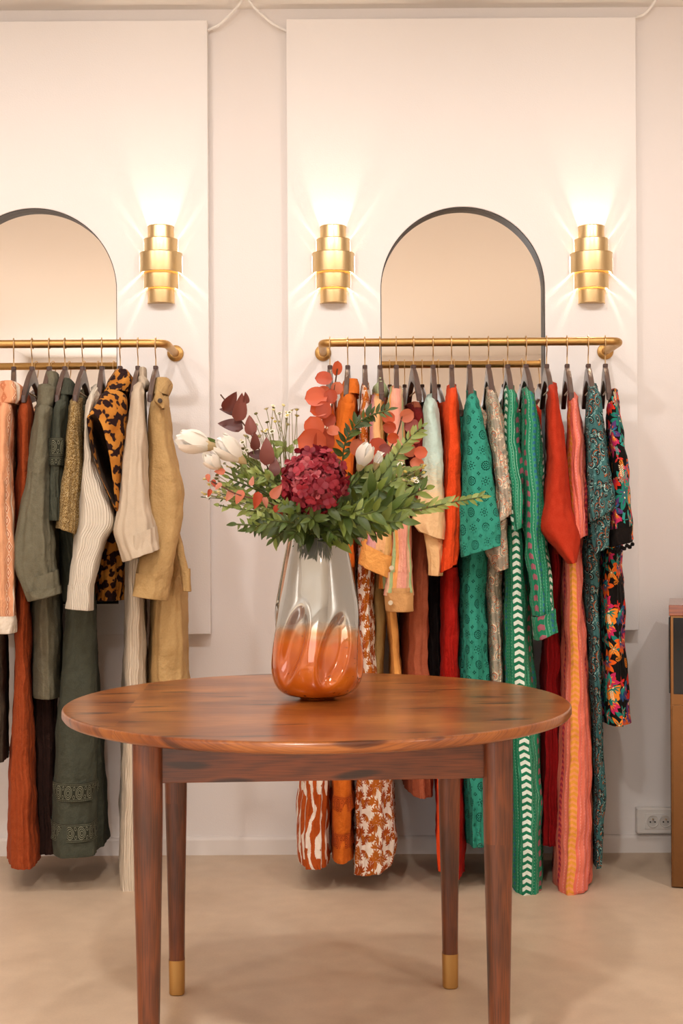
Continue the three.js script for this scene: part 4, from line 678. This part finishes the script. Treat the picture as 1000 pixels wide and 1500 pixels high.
for (const [i, a] of [[[440, 760, 0.1], [400, 745, 0.14], [360, 735, 0.14]], [[440, 770, 0.08], [395, 770, 0.12], [345, 768, 0.12]], [[430, 750, 0.06], [380, 720, 0.08], [335, 700, 0.08]], [[440, 765, 0.1], [405, 755, 0.12], [352, 745, 0.1]], [[450, 770, 0.14], [425, 765, 0.2], [400, 762, 0.22]], [[440, 745, 0.05], [400, 710, 0.06], [370, 690, 0.06]], [[430, 755, 0], [370, 735, 0], [318, 722, 0]], [[435, 745, -0.04], [385, 700, -0.06], [345, 680, -0.06]]].entries()) {
  branch('leafy_branch', 'small leaved green branch leaning towards the coats', a, { mats: i % 3 ? greens : paleGreens, n: 28, len: 0.036, t0: 0.25, along: 0.9 });
}
for (const a of [[[455, 765, 0.12], [445, 755, 0.18], [430, 750, 0.22]], [[470, 765, 0.12], [480, 752, 0.18], [500, 745, 0.2]], [[463, 770, 0.1], [460, 762, 0.2], [455, 758, 0.24]], [[450, 775, 0.1], [415, 772, 0.16], [385, 765, 0.16]], [[478, 775, 0.1], [510, 772, 0.16], [540, 765, 0.16]], [[463, 760, -0.06], [440, 730, -0.1], [420, 700, -0.1]], [[470, 760, -0.06], [500, 730, -0.1], [520, 700, -0.1]]]) branch('leafy_branch', 'dark green leaves packed around the vase mouth', a, { mats: darkGreens, n: 24, len: 0.05, t0: 0.2, along: 0.6 });
for (const [i, [x, y, z]] of [[345, 690, 0.1], [330, 712, 0.1], [375, 700, 0.14], [365, 755, 0.16], [395, 690, 0.02], [355, 665, 0.02], [410, 735, 0.2], [320, 740, 0.06]].entries()) branch('fern_sprig', 'fine pale sprig filling the gap between salmon leaves and white blooms', [[lerp(463, x, 0.4), lerp(775, y, 0.45), z * 0.7], [lerp(463, x, 0.75), lerp(770, y, 0.78), z], [x, y, z]], { mats: i % 2 ? paleGreens : greens, n: 30, len: 0.024, kinds: fernKinds, t0: 0.3, along: 0.8, spin: 1, r: 0.0012 });
for (const [x, y, z] of [[560, 690, 0.05], [610, 725, 0.08], [585, 660, 0], [545, 740, 0.2], [570, 770, 0.14], [535, 690, 0.06]]) branch('leafy_branch', 'narrow leaved light green sprig between the broad green branches', [[lerp(463, x, 0.4), lerp(775, y, 0.4), z * 0.7], [lerp(463, x, 0.75), lerp(770, y, 0.75), z], [x, y, z]], { mats: [...paleGreens, ...greens], n: 26, len: 0.042, t0: 0.3, along: 1.1 });
for (const [x, y, z] of [[365, 775, 0.1], [400, 790, 0.12], [520, 790, 0.12], [560, 782, 0.1], [430, 785, 0.16], [490, 785, 0.16]]) branch('leafy_branch', 'green leaves drooping low over the vase rim', [[lerp(463, x, 0.4), 772, z * 0.6], [lerp(463, x, 0.75), lerp(766, y, 0.5), z * 0.9], [x, y, z]], { mats: [...greens, ...darkGreens], n: 22, len: 0.04, t0: 0.25, along: 0.8 });
// chamomile and filler
const headGeo = mergeGeometries([new THREE.SphereGeometry(0.0035, 8, 6).scale(1, 0.6, 1)]), heads = [new THREE.MeshStandardMaterial({ color: 0xe3d79a, roughness: 0.8 }), new THREE.MeshStandardMaterial({ color: 0xcdbb62, roughness: 0.8 }), new THREE.MeshStandardMaterial({ color: 0x6f6a3a, roughness: 0.8 })];
const rayGeo = (() => { const p = []; for (let k = 0; k < 9; k++) p.push(leafGeo(0.2, oval, 0, 0.2).scale(0.0065, 0.0065, 0.0065).rotateX(-1.2).translate(0, 0, 0).rotateY(k / 9 * TAU)); return mergeGeometries(p); })();
const rayMat = new THREE.MeshStandardMaterial({ color: 0xf0e8d6, roughness: 0.8, side: THREE.DoubleSide });
function daisySprig(label, base, tips) {
  const b = thing('chamomile_sprig', label, 'flower', MOUTH, 0, STEMS), c = path3([base]); mesh('stem', new THREE.TubeGeometry(c, 20, 0.0013, 6), fineStem, b);
  for (const [x, y, z] of tips) {
    const p0 = c.getPoint(rr(0.8, 1)), p1 = at(x, y, VZ - (z ?? 0)).sub(MOUTH), mid = p0.clone().lerp(p1, 0.5).add(V(rr(-0.008, 0.008), 0.004, rr(-0.01, 0.01)));
    mesh('stem', new THREE.TubeGeometry(new THREE.CatmullRomCurve3([p0, mid, p1]), 10, 0.0007, 5), fineStem, b);
    const h = mesh('flower_head', headGeo, pick(heads), b); h.position.copy(p1); h.rotation.set(rr(-0.5, 0.9), 0, rr(-0.5, 0.5)); const s = rr(0.9, 1.35); h.scale.setScalar(s);
    if (rand() < 0.75) mesh('petals', rayGeo, rayMat, h);
    if (rand() < 0.7) orient(mesh('leaf', fernKinds[0], pick(paleGreens), b), mid, V(rr(-1, 1), 0.8, rr(-0.4, 0.6)), V(0, 0.3, 1), rr(0.016, 0.028));
  }
}
const tips = (n, x0, x1, y0, y1, z0, z1) => Array.from({ length: n }, () => [rr(x0, x1), rr(y0, y1), rr(z0, z1)]);
daisySprig('ivory chamomile spray rising above the dark red flower head', [410, 690, -0.04], tips(14, 398, 436, 588, 622, -0.06, 0.02));
daisySprig('ivory chamomile spray between brown leaves and the flower head', [398, 695, -0.02], tips(13, 372, 412, 592, 640, -0.04, 0.04));
daisySprig('ivory chamomile spray among the white blooms', [370, 705, 0.05], tips(18, 325, 380, 625, 690, 0, 0.1));
daisySprig('ivory chamomile spray low at the outer side of bouquet', [350, 725, 0.08], tips(16, 296, 350, 690, 735, 0.04, 0.12));
daisySprig('tiny white filler spray beside the mint sweater', [560, 720, 0.1], tips(20, 585, 622, 680, 712, 0.08, 0.14));
branch('budded_stem', 'thin arching stem of dark seed buds over the coat side', [[400, 760, 0.05], [350, 735, 0.06], [294, 728, 0.05]], { mats: darkGreens, n: 12, len: 0.012, t0: 0.5, r: 0.0009 });
branch('budded_stem', 'thin stem of dark seed buds under the long branch', [[520, 765, 0.12], [580, 752, 0.15], [640, 742, 0.16]], { mats: browns, n: 14, len: 0.012, t0: 0.4, r: 0.0009 });
// ferny pale foliage near the white blooms
branch('fern_sprig', 'soft pale green ferny foliage under the white blooms', [[430, 740, 0.1], [400, 705, 0.14], [372, 692, 0.15]], { mats: paleGreens, n: 34, len: 0.03, kinds: fernKinds, t0: 0.4, spin: 1 });
branch('fern_sprig', 'soft pale green ferny foliage beside the dark red flower head', [[435, 735, 0.06], [410, 690, 0.06], [400, 650, 0.02]], { mats: paleGreens, n: 30, len: 0.028, kinds: fernKinds, t0: 0.45, spin: 1 });
// eucalyptus: leaves set one by one, [x, y, tip dx, tip dy, length px, kind, z]
function leafList(name, label, pts, list, kinds, mats, stem, category = 'branch') {
  const b = thing(name, label, category, MOUTH, 0, STEMS); mesh('stem', new THREE.TubeGeometry(path3(pts), 30, 0.0017, 6), stem, b);
  list.forEach(([x, y, dx, dy, len, z = 0, fx = 0, k = 0], i) => orient(mesh('leaf', kinds[k % kinds.length], mats[i % mats.length], b), at(x, y, VZ - z).sub(MOUTH), V(dx, -dy, 0.15), V(fx + rr(-0.7, 0.7), rr(-0.3, 0.6), 1), len / F * VZ));
}
leafList('brown_eucalyptus', 'brown purple eucalyptus branch curving up beside the white blooms', [[425, 740, 0.03], [395, 690, 0.05], [370, 640, 0.05], [352, 615, 0.05], [323, 578, 0.04]],
  [[327, 602, 1, -1.2, 34, 0.05], [346, 607, -1, -0.5, 26, 0.04, 0.5], [345, 617, 0.55, -1.4, 42, 0.06, 0.4], [360, 592, 0.1, -1, 18, 0.05, 0.6], [356, 628, -1.3, -0.45, 38, 0.05], [368, 638, -0.1, -1.3, 30, 0.06, -0.5], [372, 660, 0.15, -1, 27, 0.07], [386, 668, -1, -0.2, 24, 0.06], [388, 682, 0.3, -1.2, 42, 0.08, 0.3, 1], [402, 698, 0, -1.2, 30, 0.08, 0.6, 1], [398, 712, 0.2, 1, 24, 0.07]], dropKinds, browns, twigMat);
leafList('orange_eucalyptus', 'bright orange round leaved eucalyptus rising over the zebra dress', [[465, 730, -0.02], [478, 660, -0.01], [485, 600, 0], [494, 540, 0]],
  [[490, 550, 0.3, -1, 22, 0, 0.6, 0], [487, 556, -1, -0.1, 26, 0.01], [484, 575, -1.1, -0.2, 20, 0.01, 0.3], [480, 580, -1, 0.1, 34, 0.02], [482, 570, 0.2, 1, 22, 0.02], [490, 578, 0.4, -1, 20, 0.0, 0.5], [483, 596, -1, 0.2, 30, 0.02], [470, 588, 0.3, 1, 26, 0.03], [478, 612, -0.5, -0.4, 22, 0.01], [466, 640, -0.4, -1, 32, 0.03, -0.3], [472, 620, 0.8, -0.4, 22, 0.01], [478, 630, 0.8, 0.1, 20, 0.02], [478, 655, -1, -0.3, 44, 0.03, 0.1], [470, 665, 0.2, -1, 38, 0.02], [520, 668, 0.2, -1, 26, 0.02]], roundKinds, oranges, twigMat);
leafList('red_eucalyptus', 'reddish eucalyptus branch in front of the striped shirts', [[500, 740, -0.02], [550, 690, 0], [580, 640, 0], [590, 605, 0]],
  [[578, 616, -1, -0.4, 20, 0.01], [580, 628, -1, -0.2, 20, 0.01], [586, 614, 1, -0.5, 22, 0.0], [592, 628, 1, -0.3, 24, 0], [584, 640, -1, 0.2, 18, 0.01], [596, 640, 1, 0.1, 22, 0], [590, 650, 0.7, 0.8, 24, 0.02], [572, 655, -0.9, 0.4, 20, 0.02], [606, 664, 1, -0.1, 20, 0.05], [561, 668, -0.6, -1, 30, 0.02], [600, 676, 0.9, 0.3, 22, 0.03], [530, 690, 0.4, -1, 26, 0.03]], roundKinds, [...oranges, leafMat(0x9a3a2c)], twigMat);
leafList('salmon_leaf_branch', 'trailing branch of salmon and orange leaves under the white blooms', [[430, 760, 0.12], [390, 735, 0.16], [350, 725, 0.16], [310, 705, 0.14]],
  [[304, 694, 0.1, 1, 12, 0.14], [312, 702, 0.2, 1, 12, 0.14], [325, 708, -0.8, 0.6, 13, 0.15], [330, 690, -1, 0.1, 16, 0.14], [308, 716, -0.2, 1, 12, 0.14], [340, 718, -0.5, 1, 18, 0.15], [356, 718, -0.6, 1, 22, 0.16], [378, 720, -0.1, 1, 25, 0.17], [386, 728, 0.4, 1, 16, 0.17], [397, 730, 0.5, -0.6, 24, 0.18], [402, 740, 0.6, 0.8, 22, 0.18], [368, 712, 0.1, -1, 14, 0.15]], dropKinds, salmon, twigMat);
// white blooms
const white = [0xfffcf6, 0xfaf4e8].map((h) => leafMat(h, 0.12)), whiteBase = leafMat(0xe2c998, 0.2);
function bloom(label, pts, dir, len, open = 0.36) {
  const b = thing('white_flower', label, 'flower', MOUTH, 0, STEMS), c = path3(pts), end = c.getPoint(1), d = V(...dir).normalize(); mesh('stem', new THREE.TubeGeometry(c, 24, 0.0019, 6), stemMat, b);
  const q = new THREE.Quaternion().setFromUnitVectors(V(0, 1, 0), d), L = len / F * VZ;
  mesh('flower_base', new THREE.LatheGeometry([[0.001, 0], [0.1, 0.12], [0.2, 0.42], [0.19, 0.44]].map(([x, y]) => new THREE.Vector2(x * L, y * L)), 18).applyQuaternion(q).translate(end.x, end.y, end.z), whiteBase, b);
  for (let k = 0; k < 8; k++) { const a = k / 8 * TAU + (k > 4 ? 0.4 : 0), tilt = (k % 2 ? open : open * 0.55) + rr(-0.06, 0.06), out = V(Math.cos(a), 0, Math.sin(a)).applyQuaternion(q), dd = d.clone().addScaledVector(out, tilt); orient(mesh('petal', petalKind, white[k % 2], b), end.clone().addScaledVector(d, L * 0.16).addScaledVector(out, L * 0.07), dd, out.clone().negate(), L * rr(0.78, 0.9)); }
  orient(mesh('leaf', leafKinds[0], greens[1], b), end, d.clone().multiplyScalar(0.7).add(V(0.1, 0.4, 0.5)), V(0, 0.3, 1), L * 0.45);
}
bloom('white bloom stretching out furthest towards the trench coat', [[420, 730, 0.06], [365, 675, 0.09], [322, 656, 0.1]], [-1, 0.22, 0.35], 58, 0.75);
bloom('white bloom facing up below the brown eucalyptus leaves', [[420, 735, 0.06], [385, 700, 0.1], [362, 680, 0.11]], [-0.75, 0.62, 0.3], 52, 0.85);
bloom('small round white bloom above the salmon leaves', [[420, 745, 0.08], [360, 705, 0.12], [326, 690, 0.13]], [-0.6, 0.6, 0.6], 34, 0.9);
bloom('white bloom between the dark red flower and the striped shirts', [[490, 740, 0.05], [515, 705, 0.08], [524, 692, 0.09]], [0.35, 0.9, 0.3], 42, 0.8);
bloom('half hidden white bud beside the reddish eucalyptus', [[500, 740, 0.03], [535, 705, 0.05], [548, 690, 0.06]], [0.3, 0.9, 0.1], 28, 0.3);
// hydrangea head
{
  const c0 = at(461, 706, VZ - 0.17).sub(MOUTH), b = thing('hydrangea', 'large dark red hydrangea head at the centre of the bouquet', 'flower', MOUTH, 0, STEMS);
  mesh('stem', new THREE.TubeGeometry(new THREE.CatmullRomCurve3([V(0, -0.12, 0), V(0.005, 0, 0.02), V(0.003, 0.06, 0.1), c0]), 20, 0.0032, 8), stemMat, b);
  const R = 50 / F * (VZ - 0.17), petal = leafGeo(0.46, (s) => Math.pow(Math.sin(Math.PI * Math.pow(clamp(s, 0.01, 1), 1.5) * 0.94 + 0.08), 0.55), 0.1, 0.3, -0.14);
  const floretGeo = [0, 1, 2].map(() => mergeGeometries([0, 1, 2, 3].map((k) => petal.clone().rotateX(-0.95 + rr(-0.2, 0.2)).rotateY(k / 4 * TAU + rr(-0.15, 0.15)))));
  const floretMats = [0x8a1226, 0x981a2c, 0x7c1024, 0xa62a3a, 0x8e1428, 0xbc5a62].map((h) => new THREE.MeshPhysicalMaterial({ color: h, roughness: 0.6, side: THREE.DoubleSide })), core = new THREE.MeshStandardMaterial({ color: 0x8a1226, roughness: 0.9 });
  mesh('flower_core', new THREE.IcosahedronGeometry(R * 0.55, 3).translate(c0.x, c0.y, c0.z), core, b);
  const n = 280;
  for (let k = 0; k < n; k++) {
    const y = 1 - 2 * (k + 0.5) / n, a = k * 2.39996, r = Math.sqrt(1 - y * y), d = V(r * Math.cos(a), y, r * Math.sin(a)); d.add(V(rr(-0.1, 0.1), rr(-0.1, 0.1), rr(-0.1, 0.1))).normalize();
    const f = mesh('floret', pick(floretGeo), pick(floretMats), b); f.position.copy(c0).addScaledVector(d, R * rr(0.68, 0.97)); f.quaternion.setFromUnitVectors(V(0, 1, 0), d.clone().add(V(rr(-0.75, 0.75), rr(-0.75, 0.75), rr(-0.75, 0.75))).normalize()); f.rotateY(rand() * 6); f.scale.setScalar(rr(0.0115, 0.017));
  }
  for (const [x, y, dx, dy, l] of [[440, 738, -1, 0.25, 34], [480, 745, 0.6, 0.5, 26]]) orient(mesh('leaf', leafGeo(0.24, lance, 0.2, 0.2), darkGreens[0], b), at(x, y, VZ - 0.2).sub(MOUTH), V(dx, -dy, 0.3), V(0, 0.5, 1), l / F * VZ);
}
renderer.render(scene, camera);
